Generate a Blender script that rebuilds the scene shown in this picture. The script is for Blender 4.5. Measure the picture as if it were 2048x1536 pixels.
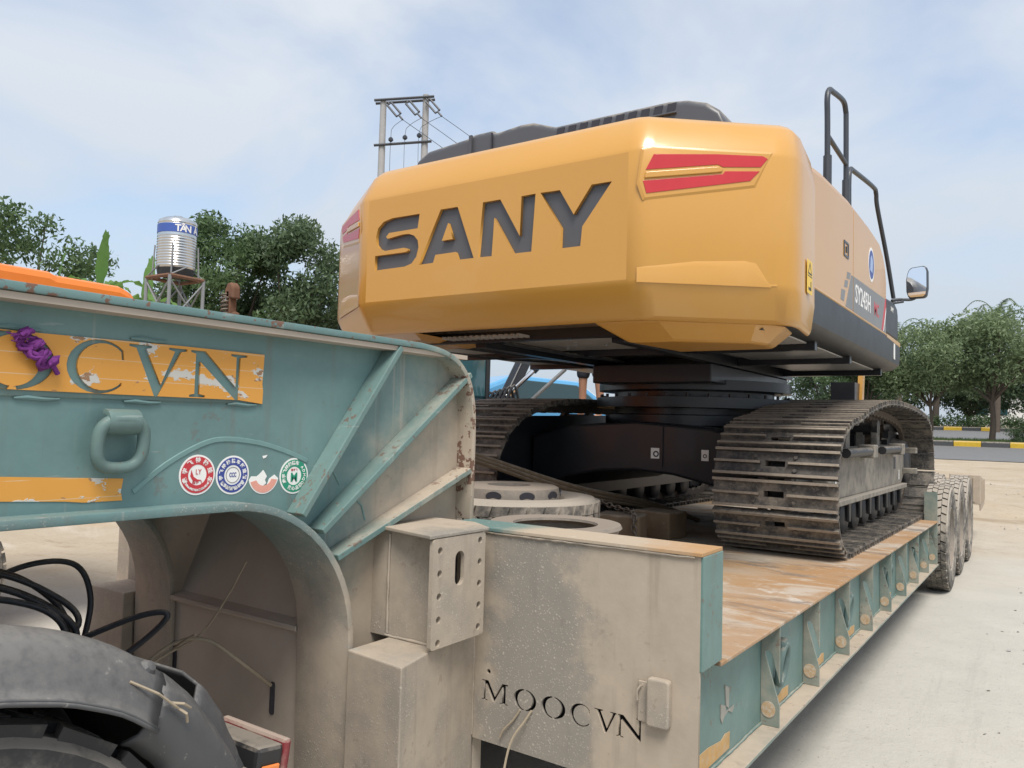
import bpy, bmesh, math, random
import numpy as np
from mathutils import Vector, Matrix
random.seed(7); rng=np.random.default_rng(7)
for o in list(bpy.data.objects): bpy.data.objects.remove(o)
SC=bpy.context.scene; COL=SC.collection
# ------------------------------------------------------------------ camera
def setup_camera():
    F=1560.; yaw=math.atan((2085-1024)/F); pit=math.radians(2.86); rol=math.radians(1.55)
    f=Vector((-math.sin(yaw)*math.cos(pit),math.cos(yaw)*math.cos(pit),math.sin(pit)))
    r=f.cross(Vector((0,0,1))).normalized(); u=r.cross(f)
    r2=r*math.cos(rol)+u*math.sin(rol); u2=-r*math.sin(rol)+u*math.cos(rol)
    cd=bpy.data.cameras.new('camera'); co=bpy.data.objects.new('camera',cd); COL.objects.link(co)
    m=Matrix((r2,u2,-f)).transposed().to_4x4(); m.translation=Vector((0,0,1.7)); co.matrix_world=m
    cd.sensor_fit='HORIZONTAL'; cd.sensor_width=36; cd.lens=F/2048*36; cd.clip_start=.05; cd.clip_end=3000
    SC.camera=co
setup_camera()
SC.render.resolution_x=1024; SC.render.resolution_y=768
# ------------------------------------------------------------------ sky, sun, exposure
SUN_EL=math.radians(60); SUN_AZ=math.radians(138)   # compass-like: direction the light comes from, clockwise from +Y
def setup_world():
    w=bpy.data.worlds.new('World'); SC.world=w; w.use_nodes=True
    nt=w.node_tree; N=nt.nodes; L=nt.links; N.clear()
    out=N.new('ShaderNodeOutputWorld'); bg=N.new('ShaderNodeBackground'); bg.inputs[1].default_value=.096
    sky=N.new('ShaderNodeTexSky'); sky.sky_type='NISHITA'; sky.sun_disc=False
    sky.sun_elevation=SUN_EL; sky.sun_rotation=SUN_AZ; sky.air_density=1.0; sky.dust_density=2.2; sky.ozone_density=1.2
    tc=N.new('ShaderNodeTexCoord'); sep=N.new('ShaderNodeSeparateXYZ'); L.new(tc.outputs['Generated'],sep.inputs[0])
    # flatten direction onto a cloud layer
    zz=N.new('ShaderNodeMath'); zz.operation='ADD'; zz.inputs[1].default_value=.35; L.new(sep.outputs[2],zz.inputs[0])
    dx=N.new('ShaderNodeMath'); dx.operation='DIVIDE'; L.new(sep.outputs[0],dx.inputs[0]); L.new(zz.outputs[0],dx.inputs[1])
    dy=N.new('ShaderNodeMath'); dy.operation='DIVIDE'; L.new(sep.outputs[1],dy.inputs[0]); L.new(zz.outputs[0],dy.inputs[1])
    cb=N.new('ShaderNodeCombineXYZ'); L.new(dx.outputs[0],cb.inputs[0]); L.new(dy.outputs[0],cb.inputs[1]); cb.inputs[2].default_value=2.9
    no=N.new('ShaderNodeTexNoise'); no.inputs['Scale'].default_value=1.9; no.inputs['Detail'].default_value=7; no.inputs['Roughness'].default_value=.52; no.inputs['Distortion'].default_value=.35
    L.new(cb.outputs[0],no.inputs['Vector'])
    rp=N.new('ShaderNodeValToRGB'); rp.color_ramp.elements[0].position=.36; rp.color_ramp.elements[0].color=(0.34,0.34,0.34,1); rp.color_ramp.elements[1].position=.60; rp.color_ramp.elements[1].color=(.92,.92,.92,1)
    L.new(no.outputs[0],rp.inputs[0])
    # haze near the horizon: clouds merge to a pale veil
    hz=N.new('ShaderNodeMapRange'); hz.inputs[1].default_value=.05; hz.inputs[2].default_value=.42; hz.inputs[3].default_value=.95; hz.inputs[4].default_value=0.
    L.new(sep.outputs[2],hz.inputs[0])
    mx=N.new('ShaderNodeMath'); mx.operation='MAXIMUM'; L.new(rp.outputs[0],mx.inputs[0]); L.new(hz.outputs[0],mx.inputs[1])
    mix=N.new('ShaderNodeMix'); mix.data_type='RGBA'; L.new(mx.outputs[0],mix.inputs[0]); 
    sc=N.new('ShaderNodeMix'); sc.data_type='RGBA'; sc.blend_type='MULTIPLY'; sc.inputs[0].default_value=1; L.new(sky.outputs[0],sc.inputs[6]); sc.inputs[7].default_value=(1.75,1.85,1.85,1)
    L.new(sc.outputs[2],mix.inputs[6])
    cc=N.new('ShaderNodeMix'); cc.data_type='RGBA'; L.new(hz.outputs[0],cc.inputs[0]); cc.inputs[6].default_value=(6.5,6.85,7.3,1); cc.inputs[7].default_value=(4.6,5.2,5.95,1); L.new(cc.outputs[2],mix.inputs[7])
    L.new(mix.outputs[2],bg.inputs[0]); L.new(bg.outputs[0],out.inputs[0])
setup_world()
def setup_sun():
    ld=bpy.data.lights.new('sun','SUN'); ld.energy=2.9; ld.angle=math.radians(25); ld.color=(1,.95,.88)
    lo=bpy.data.objects.new('sun',ld); COL.objects.link(lo)
    d=Vector((math.sin(SUN_AZ)*math.cos(SUN_EL),math.cos(SUN_AZ)*math.cos(SUN_EL),math.sin(SUN_EL)))
    lo.rotation_euler=d.to_track_quat('Z','Y').to_euler(); lo.location=(-10,-10,40)
setup_sun()
vs=SC.view_settings; vs.view_transform='Standard'; vs.look='None'; vs.gamma=1; vs.exposure=0.35; vs.use_curve_mapping=False
SC.render.engine='CYCLES'
try: SC.cycles.max_bounces=5; SC.cycles.diffuse_bounces=4; SC.cycles.glossy_bounces=2; SC.cycles.transmission_bounces=2
except Exception: pass
# ------------------------------------------------------------------ mesh helpers
class MB:
    def __init__(s,M=None): s.V=[]; s.F=[]; s.M=M
    def add(s,vs,fs):
        n=len(s.V)
        for v in vs:
            v=Vector(v); s.V.append(s.M@v if s.M else v)
        s.F+= [tuple(i+n for i in f) for f in fs]; return s
    def bb(s,x0,x1,y0,y1,z0,z1):
        if x0>x1:x0,x1=x1,x0
        if y0>y1:y0,y1=y1,y0
        if z0>z1:z0,z1=z1,z0
        return s.add([(x0,y0,z0),(x1,y0,z0),(x1,y1,z0),(x0,y1,z0),(x0,y0,z1),(x1,y0,z1),(x1,y1,z1),(x0,y1,z1)],
          [(0,3,2,1),(4,5,6,7),(0,1,5,4),(1,2,6,5),(2,3,7,6),(3,0,4,7)])
    def prism(s,poly,fr,d0,d1):
        # poly 2D (a,b) in frame fr=(o,u,v,n), extruded along n from d0 to d1 ; poly CCW seen from +n
        o,u,v,n=fr; k=len(poly)
        if d0>d1:d0,d1=d1,d0
        A=[o+u*a+v*b+n*d0 for a,b in poly]; B=[o+u*a+v*b+n*d1 for a,b in poly]
        ar=sum(poly[i][0]*poly[(i+1)%k][1]-poly[(i+1)%k][0]*poly[i][1] for i in range(k))
        fs=[tuple(range(k,2*k)),tuple(reversed(range(k)))]+[(i,(i+1)%k,(i+1)%k+k,i+k) for i in range(k)]
        if ar<0: fs=[tuple(reversed(f)) for f in fs]
        return s.add(A+B,fs)
    def tube(s,path,r,seg=8,closed=False,cap=True):
        P=[Vector(p) for p in path]; n=len(P); vs=[]; fs=[]
        R=r if isinstance(r,(list,tuple)) else [r]*n
        def tan(i):
            if closed: return (P[(i+1)%n]-P[i-1]).normalized()
            return (P[min(i+1,n-1)]-P[max(i-1,0)]).normalized()
        t=tan(0); up=Vector((0,0,1)) if abs(t.z)<.9 else Vector((1,0,0)); a=t.cross(up).normalized()
        for i in range(n):
            t=tan(i); a=(a-t*a.dot(t)); a=a.normalized() if a.length>1e-6 else t.orthogonal().normalized(); b=t.cross(a)
            for k in range(seg):
                q=2*math.pi*k/seg; vs.append(P[i]+(a*math.cos(q)+b*math.sin(q))*R[i])
        m=n if closed else n-1
        for i in range(m):
            for k in range(seg):
                j=(i+1)%n; fs.append((i*seg+k,i*seg+(k+1)%seg,j*seg+(k+1)%seg,j*seg+k))
        if cap and not closed: fs+= [tuple(reversed(range(seg))),tuple(range((n-1)*seg,n*seg))]
        return s.add(vs,fs)
    def lathe(s,prof,o,axis,seg=32,a0=0,a1=2*math.pi):
        # prof list of (r,h) ; axis unit vector
        o=Vector(o); ax=Vector(axis).normalized(); e=ax.orthogonal().normalized(); g=ax.cross(e); n=len(prof); vs=[]; fs=[]
        full=abs(a1-a0-2*math.pi)<1e-6; m=seg if full else seg+1
        for k in range(m):
            q=a0+(a1-a0)*k/seg; d=e*math.cos(q)+g*math.sin(q)
            for r,h in prof: vs.append(o+d*r+ax*h)
        for k in range(seg):
            j=(k+1)%m
            for i in range(n-1): fs.append((k*n+i,j*n+i,j*n+i+1,k*n+i+1))
        return s.add(vs,fs)
    def sweep(s,path,prof,closed=False):
        # path list of (origin,u,v) frames; prof 2D closed polygon
        n=len(path); k=len(prof); vs=[]; fs=[]
        for o,u,v in path:
            for a,b in prof: vs.append(Vector(o)+Vector(u)*a+Vector(v)*b)
        for i in range(n if closed else n-1):
            j=(i+1)%n
            for q in range(k): fs.append((i*k+q,i*k+(q+1)%k,j*k+(q+1)%k,j*k+q))
        if not closed: fs+= [tuple(reversed(range(k))),tuple(range((n-1)*k,n*k))]
        return s.add(vs,fs)
    def mesh(s,name):
        me=bpy.data.meshes.new(name); me.from_pydata([tuple(v) for v in s.V],[],s.F); me.update(); return me
    def build(s,name,mat,parent=None,smooth=0,bevel=0,fix=True,**kw):
        me=s.mesh(name)
        if fix:
            bm=bmesh.new(); bm.from_mesh(me); bmesh.ops.recalc_face_normals(bm,faces=bm.faces); bm.to_mesh(me); bm.free()
        return link(name,me,mat,parent,smooth,bevel,**kw)
def link(name,me,mat,parent=None,smooth=0,bevel=0,**kw):
    o=bpy.data.objects.new(name,me); COL.objects.link(o)
    if mat is not None and not len(me.materials): me.materials.append(mat)
    if bevel:
        b=o.modifiers.new('bevel','BEVEL'); b.width=bevel; b.segments=2; b.limit_method='ANGLE'; b.angle_limit=math.radians(32); b.use_clamp_overlap=True
    if smooth:
        me.polygons.foreach_set('use_smooth',[True]*len(me.polygons))
        e=o.modifiers.new('split','EDGE_SPLIT'); e.split_angle=math.radians(smooth)
    par(o,parent); tag(o,**kw); return o
def par(o,parent):
    if parent is None: return
    o.parent=parent
    if parent.type=='EMPTY': o.matrix_parent_inverse=parent.matrix_basis.inverted()
    elif parent.matrix_basis!=Matrix(): o.matrix_parent_inverse=parent.matrix_basis.inverted()
def tag(o,label=None,cat=None,group=None,kind=None):
    if label:o['label']=label
    if cat:o['category']=cat
    if group:o['group']=group
    if kind:o['kind']=kind
    return o
def thing(name,loc,label,cat,group=None):
    o=bpy.data.objects.new(name,None); COL.objects.link(o); o.location=loc; o.empty_display_size=.2
    tag(o,label,cat,group); o.matrix_basis=Matrix.Translation(Vector(loc)); return o
X_=Vector((1,0,0));Y_=Vector((0,1,0));Z_=Vector((0,0,1))
def frX(x): return (Vector((x,0,0)),Y_,Z_,X_)          # faces +X, coords (y,z)
def frY(y): return (Vector((0,y,0)),X_,Z_,-Y_)         # faces -Y, coords (x,z)
def frZ(z): return (Vector((0,0,z)),X_,Y_,Z_)
def fmat(fr):
    o,u,v,n=fr; m=Matrix((u,v,n)).transposed().to_4x4(); m.translation=o; return m
def fillplate(name,polys,fr,d0,d1,mat,parent=None,bevel=0,smooth=0,**kw):
    """flat plate with cut-outs: polys[0] outer, the rest holes / islands (even-odd)"""
    cu=bpy.data.curves.new(name,'CURVE'); cu.dimensions='2D'; cu.fill_mode='BOTH'; cu.extrude=abs(d1-d0)/2
    for p in polys:
        sp=cu.splines.new('POLY'); sp.points.add(len(p)-1); sp.use_cyclic_u=True
        for i,(a,b) in enumerate(p): sp.points[i].co=(a,b,0,1)
    ob=bpy.data.objects.new(name,cu); COL.objects.link(ob)
    dg=bpy.context.evaluated_depsgraph_get(); me=bpy.data.meshes.new_from_object(ob.evaluated_get(dg)); bpy.data.objects.remove(ob)
    me.materials.clear(); o,u,v,n=fr; me.transform(fmat((o+n*((d0+d1)/2),u,v,n)))
    return link(name,me,mat,parent,smooth,bevel,**kw)
def textmesh(name,body,size,fr,at,mat,parent=None,sx=1.,depth=.0015,align='CENTER',rot=0,bold=0,**kw):
    cu=bpy.data.curves.new(name,'FONT'); cu.body=body; cu.size=size; cu.align_x=align; cu.align_y='CENTER'; cu.extrude=depth; cu.offset=bold
    cu.resolution_u=2
    ob=bpy.data.objects.new(name,cu); COL.objects.link(ob)
    dg=bpy.context.evaluated_depsgraph_get(); me=bpy.data.meshes.new_from_object(ob.evaluated_get(dg)); bpy.data.objects.remove(ob)
    me.materials.clear(); o,u,v,n=fr
    m=fmat((o+u*at[0]+v*at[1]+n*(at[2] if len(at)>2 else 0),u,v,n))@Matrix.Rotation(rot,4,'Z')@Matrix.Diagonal((sx,1,1,1))
    me.transform(m); return link(name,me,mat,parent,**kw)
def circ(cx,cy,r,n=24,ry=None,a0=0,a1=2*math.pi,ends=False):
    ry=ry or r; m=n+1 if ends else n
    return [(cx+r*math.cos(a0+(a1-a0)*i/n),cy+ry*math.sin(a0+(a1-a0)*i/n)) for i in range(m)]
def rrect(x0,x1,y0,y1,r,n=4):
    P=[]
    for cx,cy,a in ((x1-r,y1-r,0),(x0+r,y1-r,90),(x0+r,y0+r,180),(x1-r,y0+r,270)):
        for i in range(n+1):
            q=math.radians(a+90*i/n); P.append((cx+r*math.cos(q),cy+r*math.sin(q)))
    return P
def spline(P,n=8,closed=False):
    P=[Vector(p) for p in P]; R=[]; m=len(P)
    for i in range(m if closed else m-1):
        if closed: p0,p1,p2,p3=P[i-1],P[i],P[(i+1)%m],P[(i+2)%m]
        else: p0,p1,p2,p3=P[max(i-1,0)],P[i],P[i+1],P[min(i+2,m-1)]
        for k in range(n):
            t=k/n; R.append(.5*((2*p1)+(p2-p0)*t+(2*p0-5*p1+4*p2-p3)*t*t+(3*p1-p0-3*p2+p3)*t**3))
    if not closed: R.append(P[-1])
    return R
# ------------------------------------------------------------------ materials
class NT:
    def __init__(s,name):
        s.m=bpy.data.materials.new(name); s.m.use_nodes=True; s.t=s.m.node_tree; s.N=s.t.nodes; s.L=s.t.links; s.N.clear()
        s.out=s.N.new('ShaderNodeOutputMaterial'); s.b=s.N.new('ShaderNodeBsdfPrincipled'); s.L.new(s.b.outputs[0],s.out.inputs[0])
        s.pos=None
    def P(s):
        if s.pos is None:
            g=s.N.new('ShaderNodeNewGeometry'); s.geo=g; s.pos=g.outputs['Position']
        return s.pos
    def coord(s,kind='pos',scale=(1,1,1),rnd=False):
        if kind=='obj': c=s.N.new('ShaderNodeTexCoord').outputs['Object']
        else: c=s.P()
        mp=s.N.new('ShaderNodeMapping'); mp.inputs['Scale'].default_value=scale; s.L.new(c,mp.inputs[0])
        if rnd:
            oi=s.N.new('ShaderNodeObjectInfo'); v=s.N.new('ShaderNodeVectorMath'); v.operation='SCALE'; v.inputs[0].default_value=(37,53,71); s.L.new(oi.outputs['Random'],v.inputs[3]); s.L.new(v.outputs[0],mp.inputs[1])
        return mp.outputs[0]
    def noise(s,scale,detail=5,rough=.55,co=None,dist=0):
        n=s.N.new('ShaderNodeTexNoise'); n.inputs['Scale'].default_value=scale; n.inputs['Detail'].default_value=detail; n.inputs['Roughness'].default_value=rough; n.inputs['Distortion'].default_value=dist
        s.L.new(co if co is not None else s.P(),n.inputs['Vector']); return n.outputs[0]
    def vor(s,scale,co=None,feat='F1'):
        n=s.N.new('ShaderNodeTexVoronoi'); n.inputs['Scale'].default_value=scale; n.feature=feat
        s.L.new(co if co is not None else s.P(),n.inputs['Vector']); return n.outputs[0]
    def ramp(s,x,a,b,lo=0.,hi=1.):
        n=s.N.new('ShaderNodeMapRange'); n.interpolation_type='SMOOTHSTEP'; n.inputs[1].default_value=a; n.inputs[2].default_value=b; n.inputs[3].default_value=lo; n.inputs[4].default_value=hi
        s.L.new(x,n.inputs[0]); return n.outputs[0]
    def math(s,op,a,b=0.,c=None):
        n=s.N.new('ShaderNodeMath'); n.operation=op
        for i,v in enumerate((a,b,c)):
            if v is None: continue
            if isinstance(v,(int,float)): n.inputs[i].default_value=v
            else: s.L.new(v,n.inputs[i])
        return n.outputs[0]
    def mix(s,f,a,b):
        n=s.N.new('ShaderNodeMix'); n.data_type='RGBA'
        if isinstance(f,(int,float)): n.inputs[0].default_value=f
        else: s.L.new(f,n.inputs[0])
        for i,v in ((6,a),(7,b)):
            if isinstance(v,tuple): n.inputs[i].default_value=(*v[:3],1)
            else: s.L.new(v,n.inputs[i])
        return n.outputs[2]
    def axis(s):
        n=s.N.new('ShaderNodeSeparateXYZ'); s.L.new(s.P(),n.inputs[0]); return n.outputs
    def nz(s):
        s.P(); n=s.N.new('ShaderNodeSeparateXYZ'); s.L.new(s.geo.outputs['Normal'],n.inputs[0]); return n.outputs[2]
    def bump(s,h,strength=.3,dist=.01):
        n=s.N.new('ShaderNodeBump'); n.inputs['Strength'].default_value=strength; n.inputs['Distance'].default_value=dist; s.L.new(h,n.inputs['Height']); s.L.new(n.outputs[0],s.b.inputs['Normal'])
    def fin(s,col,rough=.5,metal=0.,coat=0.,spec=.5):
        for k,v in (('Base Color',col),('Roughness',rough),('Metallic',metal),('Coat Weight',coat),('Specular IOR Level',spec)):
            i=s.b.inputs[k]
            if isinstance(v,tuple): i.default_value=(*v[:3],1)
            elif isinstance(v,(int,float)): i.default_value=v
            else: s.L.new(v,i)
        return s.m
def simple(name,col,rough=.5,metal=0.,var=.25,scale=6,bump=0.,coat=0.,spec=.5,dust=0.,dcol=(.36,.31,.25),rnd=False,bscale=60):
    t=NT(name); co=t.coord('obj',rnd=True) if rnd else t.P()
    n=t.noise(scale,4,.6,co); dark=tuple(c*(1-var) for c in col); lite=tuple(min(1,c*(1+var*.7)) for c in col)
    c=t.mix(n,dark,lite)
    if dust>0:
        n2=t.noise(scale*1.7,6,.65,co); up=t.ramp(t.nz(),-.2,1.,.0,.45)
        f=t.math('MULTIPLY',t.ramp(t.math('ADD',n2,up),.75-dust*.6,1.05-dust*.5),min(1,.4+dust)); c=t.mix(f,c,dcol)
        r=t.math('ADD',t.math('MULTIPLY',f,.9-rough),rough)
    else: r=t.math('ADD',t.math('MULTIPLY',n,.12),rough-.06)
    if bump: t.bump(t.noise(bscale,4,.6,co),bump,.004)
    return t.fin(c,r,metal,coat,spec)
DUST=(.43,.355,.275); TEAL=(.105,.20,.20); RUST=(.10,.055,.04)
def trailer_paint(name,off=0.,teal=TEAL,specks=.0,rusty=.5):
    """teal paint that road dust has coated towards the low, rear and wheel-side areas"""
    t=NT(name); ax=t.axis()
    n1=t.noise(1.6,6,.62); n2=t.noise(9,6,.65); n3=t.noise(38,4,.6)
    g=t.math('ADD',t.math('MULTIPLY',t.math('SUBTRACT',ax[1],1.84),1.15),t.math('MULTIPLY',t.math('SUBTRACT',1.45,ax[2]),1.0))
    g=t.math('MINIMUM',g,.9); g=t.math('ADD',g,off)
    m=t.math('ADD',g,t.math('MULTIPLY',t.math('SUBTRACT',n1,.5),1.0)); m=t.math('ADD',m,t.math('MULTIPLY',t.math('SUBTRACT',n2,.5),.5))
    up=t.ramp(t.nz(),.3,1.,0.,.35); m=t.math('ADD',m,up); f=t.ramp(m,-.15,.55,.05,.97)
    tl=t.mix(n2,tuple(c*.8 for c in teal),tuple(c*1.22 for c in teal))
    chalk=t.mix(t.ramp(n1,.45,.75,0,.35),tl,(.20,.32,.31))
    du=t.mix(n2,tuple(c*.78 for c in DUST),tuple(c*1.15 for c in DUST))
    c=t.mix(f,chalk,du)
    st=t.ramp(t.noise(1.,4,.6,t.coord('pos',(16,16,1.1))),.55,.75,0,.30); c=t.mix(st,c,(.16,.125,.095)); st2=t.ramp(t.noise(1.,3,.6,t.coord('pos',(23,23,.9))),.62,.74,0,.35); c=t.mix(st2,c,(.42,.37,.31))
    sx=t.ramp(t.noise(3.,3,.5,t.coord('pos',(1,2,22))),.70,.74,0,.35); c=t.mix(sx,c,(.33,.36,.34))
    r1=t.ramp(t.math('ADD',t.math('MULTIPLY',n3,.5),t.math('MULTIPLY',t.noise(5,5,.7),.6)),.67-.06*rusty,.71-.06*rusty,0,.85)
    c=t.mix(t.math('MULTIPLY',r1,rusty),c,t.mix(n3,RUST,(.20,.115,.08)))
    v=None
    if specks:
        v1=t.ramp(t.math('ADD',t.vor(52),t.math('MULTIPLY',n3,.25)),.16,.42,1,0); v2=t.ramp(t.math('ADD',t.vor(105),t.math('MULTIPLY',n3,.25)),.18,.42,1,0); v3=t.ramp(t.vor(30),.05,.16,1,0)
        ctr=t.ramp(t.math('ABSOLUTE',t.math('SUBTRACT',t.math('ADD',ax[0],t.math('MULTIPLY',t.math('SUBTRACT',t.noise(3.5,5,.65),.5),.55)),-1.52)),.0,.40,1,0) if specks>.5 else t.noise(2.2,3,.5)
        reg=t.ramp(t.math('ADD',t.math('MULTIPLY',t.noise(5.5,5,.65),.7),t.math('MULTIPLY',ctr,.45)),.42,.70)
        reg=t.math('MULTIPLY',reg,t.ramp(ax[1],3.5,2.6)); v1=t.math('MAXIMUM',v1,t.math('MULTIPLY',v3,.8)); v1=t.math('MULTIPLY',v1,t.ramp(n2,.35,.6))
        gr=t.mix(t.math('MULTIPLY',reg,min(.62,.75*specks+.1)),c,(.175,.175,.165)); v=t.math('MULTIPLY',t.math('MAXIMUM',v1,v2),reg)
        c=t.mix(t.math('MULTIPLY',v,.62),gr,(.52,.465,.39))
    h=t.math('ADD',t.math('MULTIPLY',n3,.5),t.math('MULTIPLY',n2,.6))
    if v is not None: h=t.math('ADD',h,v)
    t.bump(h,.22,.006)
    return t.fin(c,t.math('ADD',t.math('MULTIPLY',f,.32),.5),0,0,.35)
M_={}
M_['teal']=trailer_paint('trailer_paint',-.16,rusty=.35)
M_['flange']=trailer_paint('flange_paint',-.12,rusty=1.55)
M_['soffit']=trailer_paint('soffit_paint',-.02,specks=.4,rusty=.3)
M_['rib']=trailer_paint('rib_paint',-.55,teal=(.108,.19,.18),rusty=.9)
M_['dusty']=trailer_paint('dusty_paint',.60,specks=.4,rusty=.3)
M_['plate']=trailer_paint('splashed_plate',.75,specks=1.,rusty=.25)
M_['side']=trailer_paint('side_paint',-1.12,teal=(.115,.20,.185),rusty=.6)
M_['gusset']=trailer_paint('gusset_paint',-.80,teal=(.12,.19,.175),rusty=.7)
M_['under']=trailer_paint('under_paint',.3,specks=.15)
M_['grime']=simple('grimy_bulkhead',(.46,.39,.32),.85,var=.3,scale=3,bump=.2)
def deck_mat():
    t=NT('deck_steel'); co=t.coord('pos',(.55,1.6,1)); n1=t.noise(1.3,6,.6,co); n2=t.noise(6,7,.7,co); n3=t.noise(45,4,.6); ax=t.axis()
    edge=t.ramp(t.math('ADD',ax[0],t.math('MULTIPLY',n2,.5)),-1.35,-.75)
    cw=t.coord('pos',(.8,1.25,1)); m1=t.noise(1.1,7,.62,cw,1.2); m2=t.noise(1.7,7,.68,t.coord('pos',(.7,1.5,1),),.8); m3=t.noise(2.6,8,.7,cw,.6)
    c=t.mix(t.ramp(m1,.42,.62),(.39,.335,.265),(.37,.24,.13)); c=t.mix(t.math('MULTIPLY',edge,.6),c,(.36,.195,.085))
    c=t.mix(t.ramp(m2,.50,.62,0,.85),c,(.46,.40,.33)); c=t.mix(t.ramp(m3,.56,.66,0,.85),c,(.56,.52,.46)); c=t.mix(t.ramp(t.noise(2.1,7,.7,co,.5),.53,.66,0,.8),c,(.16,.135,.115))
    c=t.mix(t.ramp(t.noise(17,5,.7),.56,.68,0,.4),c,(.46,.41,.345))
    c=t.mix(t.ramp(n3,.58,.75,0,.45),c,(.2,.13,.08))
    t.bump(t.math('ADD',n2,t.math('MULTIPLY',n3,.4)),.35,.008); return t.fin(c,.85,0,0,.25)
M_['deck']=deck_mat()
def banner_mat(name='banner_yellow'):
    t=NT(name); ax=t.axis(); co=t.coord('pos',(1,.8,1.6)); n=t.noise(11,5,.62,co); n2=t.noise(26,4,.6,co)
    strips=t.math('FRACT',t.math('MULTIPLY',t.math('SUBTRACT',ax[2],1.735),19.5)); seam=t.ramp(t.math('ABSOLUTE',t.math('SUBTRACT',strips,.5)),.47,.5)
    seam=t.math('MULTIPLY',seam,t.ramp(t.noise(8,3,.5),.40,.55))
    c=t.mix(t.noise(4,4,.5),(.60,.265,.04),(.70,.34,.07)); c=t.mix(t.math('MULTIPLY',seam,.7),c,(.62,.55,.42))
    c=t.mix(t.ramp(n,.575,.592),c,(.55,.53,.48)); c=t.mix(t.ramp(t.math('ADD',n2,t.math('MULTIPLY',n,.35)),.845,.865),c,(.30,.17,.09))
    t.bump(t.ramp(n,.565,.60),.3,.003); return t.fin(c,.48,0,0,.4)
M_['banner']=banner_mat()
def exc_mat():
    t=NT('excavator_yellow'); t.b.inputs['Coat Roughness'].default_value=.10; n=t.noise(1.2,4,.5); n2=t.noise(28,4,.6); c=t.mix(n,(.535,.268,.047),(.57,.29,.054))
    d=t.ramp(t.math('ADD',t.math('MULTIPLY',n,.8),t.math('MULTIPLY',t.noise(6,4,.6),.2)),.42,.72,0,.16); c=t.mix(d,c,(.55,.44,.30))
    return t.fin(c,t.math('ADD',t.math('MULTIPLY',n,.10),.30),0,.45,.5)
M_['yel']=exc_mat()
M_['letter']=simple('letter_grey',(.085,.086,.092),.42,var=.15)
M_['hood']=simple('hood_plastic',(.075,.078,.088),.36,var=.12,dust=.12)
M_['black']=simple('black_paint',(.012,.014,.019),.35,var=.3,coat=.1)
M_['skirt']=simple('skirt_black',(.014,.015,.016),.42,var=.15)
M_['belly']=simple('belly_steel',(.40,.39,.375),.35,var=.4,scale=4)
M_['red']=simple('reflector_red',(.50,.022,.028),.35,var=.12,coat=.15)
M_['rail']=simple('rail_grey',(.045,.05,.06),.4,var=.15)
M_['chrome']=simple('chrome',(.75,.76,.78),.12,1.,var=.05)
M_['mirror']=simple('mirror_glass',(.88,.9,.92),.02,1.,var=.01)
def shoe_mat():
    t=NT('track_steel'); co=t.coord('obj',rnd=True); n=t.noise(7,6,.65,co); n2=t.noise(38,5,.65,co); ax=t.N.new('ShaderNodeSeparateXYZ'); t.L.new(t.N.new('ShaderNodeTexCoord').outputs['Object'],ax.inputs[0])
    c=t.mix(t.ramp(n,.36,.66),(.075,.071,.068),(.215,.188,.155)); c=t.mix(t.ramp(n2,.5,.70,0,.5),c,(.32,.27,.205)); c=t.mix(t.ramp(n2,.28,.40,.35,0),c,(.04,.032,.027)); rn=t.N.new('ShaderNodeObjectInfo').outputs['Random']; c=t.mix(t.ramp(rn,.55,1.,0,.55),c,(.045,.046,.05))
    edge=t.ramp(ax.outputs[2],.036,.042); c=t.mix(t.math('MULTIPLY',edge,.75),c,(.35,.295,.235))
    t.bump(t.math('ADD',n,n2),.5,.006); return t.fin(c,.72,t.ramp(n2,.4,.6,.35,.05),0,.35)
M_['shoe']=shoe_mat()
M_['frame']=simple('track_frame_paint',(.13,.12,.10),.65,var=.3,dust=.75,dcol=(.27,.24,.20))
M_['roller']=simple('roller_black',(.022,.022,.024),.45,var=.3,dust=.15)
M_['rubber']=simple('tyre_rubber',(.035,.034,.034),.75,var=.25,bump=.2,dust=.35,dcol=(.26,.235,.205),rnd=True)
M_['rubberd']=simple('dusty_tyre',(.085,.08,.073),.85,var=.25,bump=.2,dust=.6,dcol=(.34,.30,.25),rnd=True)
M_['mud']=simple('mudguard_plastic',(.088,.088,.090),.6,var=.16,scale=28,bump=.25,bscale=90)
def mud_mat():
    t=NT('mudguard_rubber'); n=t.noise(2.2,5,.6); n2=t.noise(40,4,.65); sc=t.noise(3.,5,.7,t.coord('pos',(4,1.2,9)))
    c=t.mix(n,(.055,.056,.059),(.078,.078,.080)); up=t.ramp(t.nz(),.15,.95,0,.75); c=t.mix(t.math('MULTIPLY',up,t.ramp(t.math('ADD',t.math('MULTIPLY',n,.5),t.math('MULTIPLY',n2,.5)),.30,.62)),c,(.21,.20,.185))
    c=t.mix(t.ramp(sc,.60,.70,0,.45),c,(.24,.23,.21)); c=t.mix(t.ramp(n2,.64,.72,0,.5),c,(.28,.265,.24)); t.bump(t.math('ADD',n2,t.math('MULTIPLY',n,.6)),.15,.004); return t.fin(c,.55,0,0,.4)
M_['mud']=mud_mat()
M_['rim']=simple('rim_paint',(.20,.178,.152),.75,var=.45,scale=14,bump=.3,dust=.5,dcol=(.25,.21,.17))
M_['white']=simple('sticker_white',(.78,.77,.74),.5,var=.05)
M_['sred']=simple('sticker_red',(.50,.035,.045),.45,var=.08)
M_['sblue']=simple('sticker_blue',(.035,.06,.26),.45,var=.08)
M_['sgreen']=simple('sticker_green',(.02,.25,.15),.45,var=.08)
M_['spink']=simple('sticker_pink',(.70,.32,.25),.55,var=.12,scale=30)
M_['sdark']=simple('print_dark',(.03,.03,.04),.5,var=.1)
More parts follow.
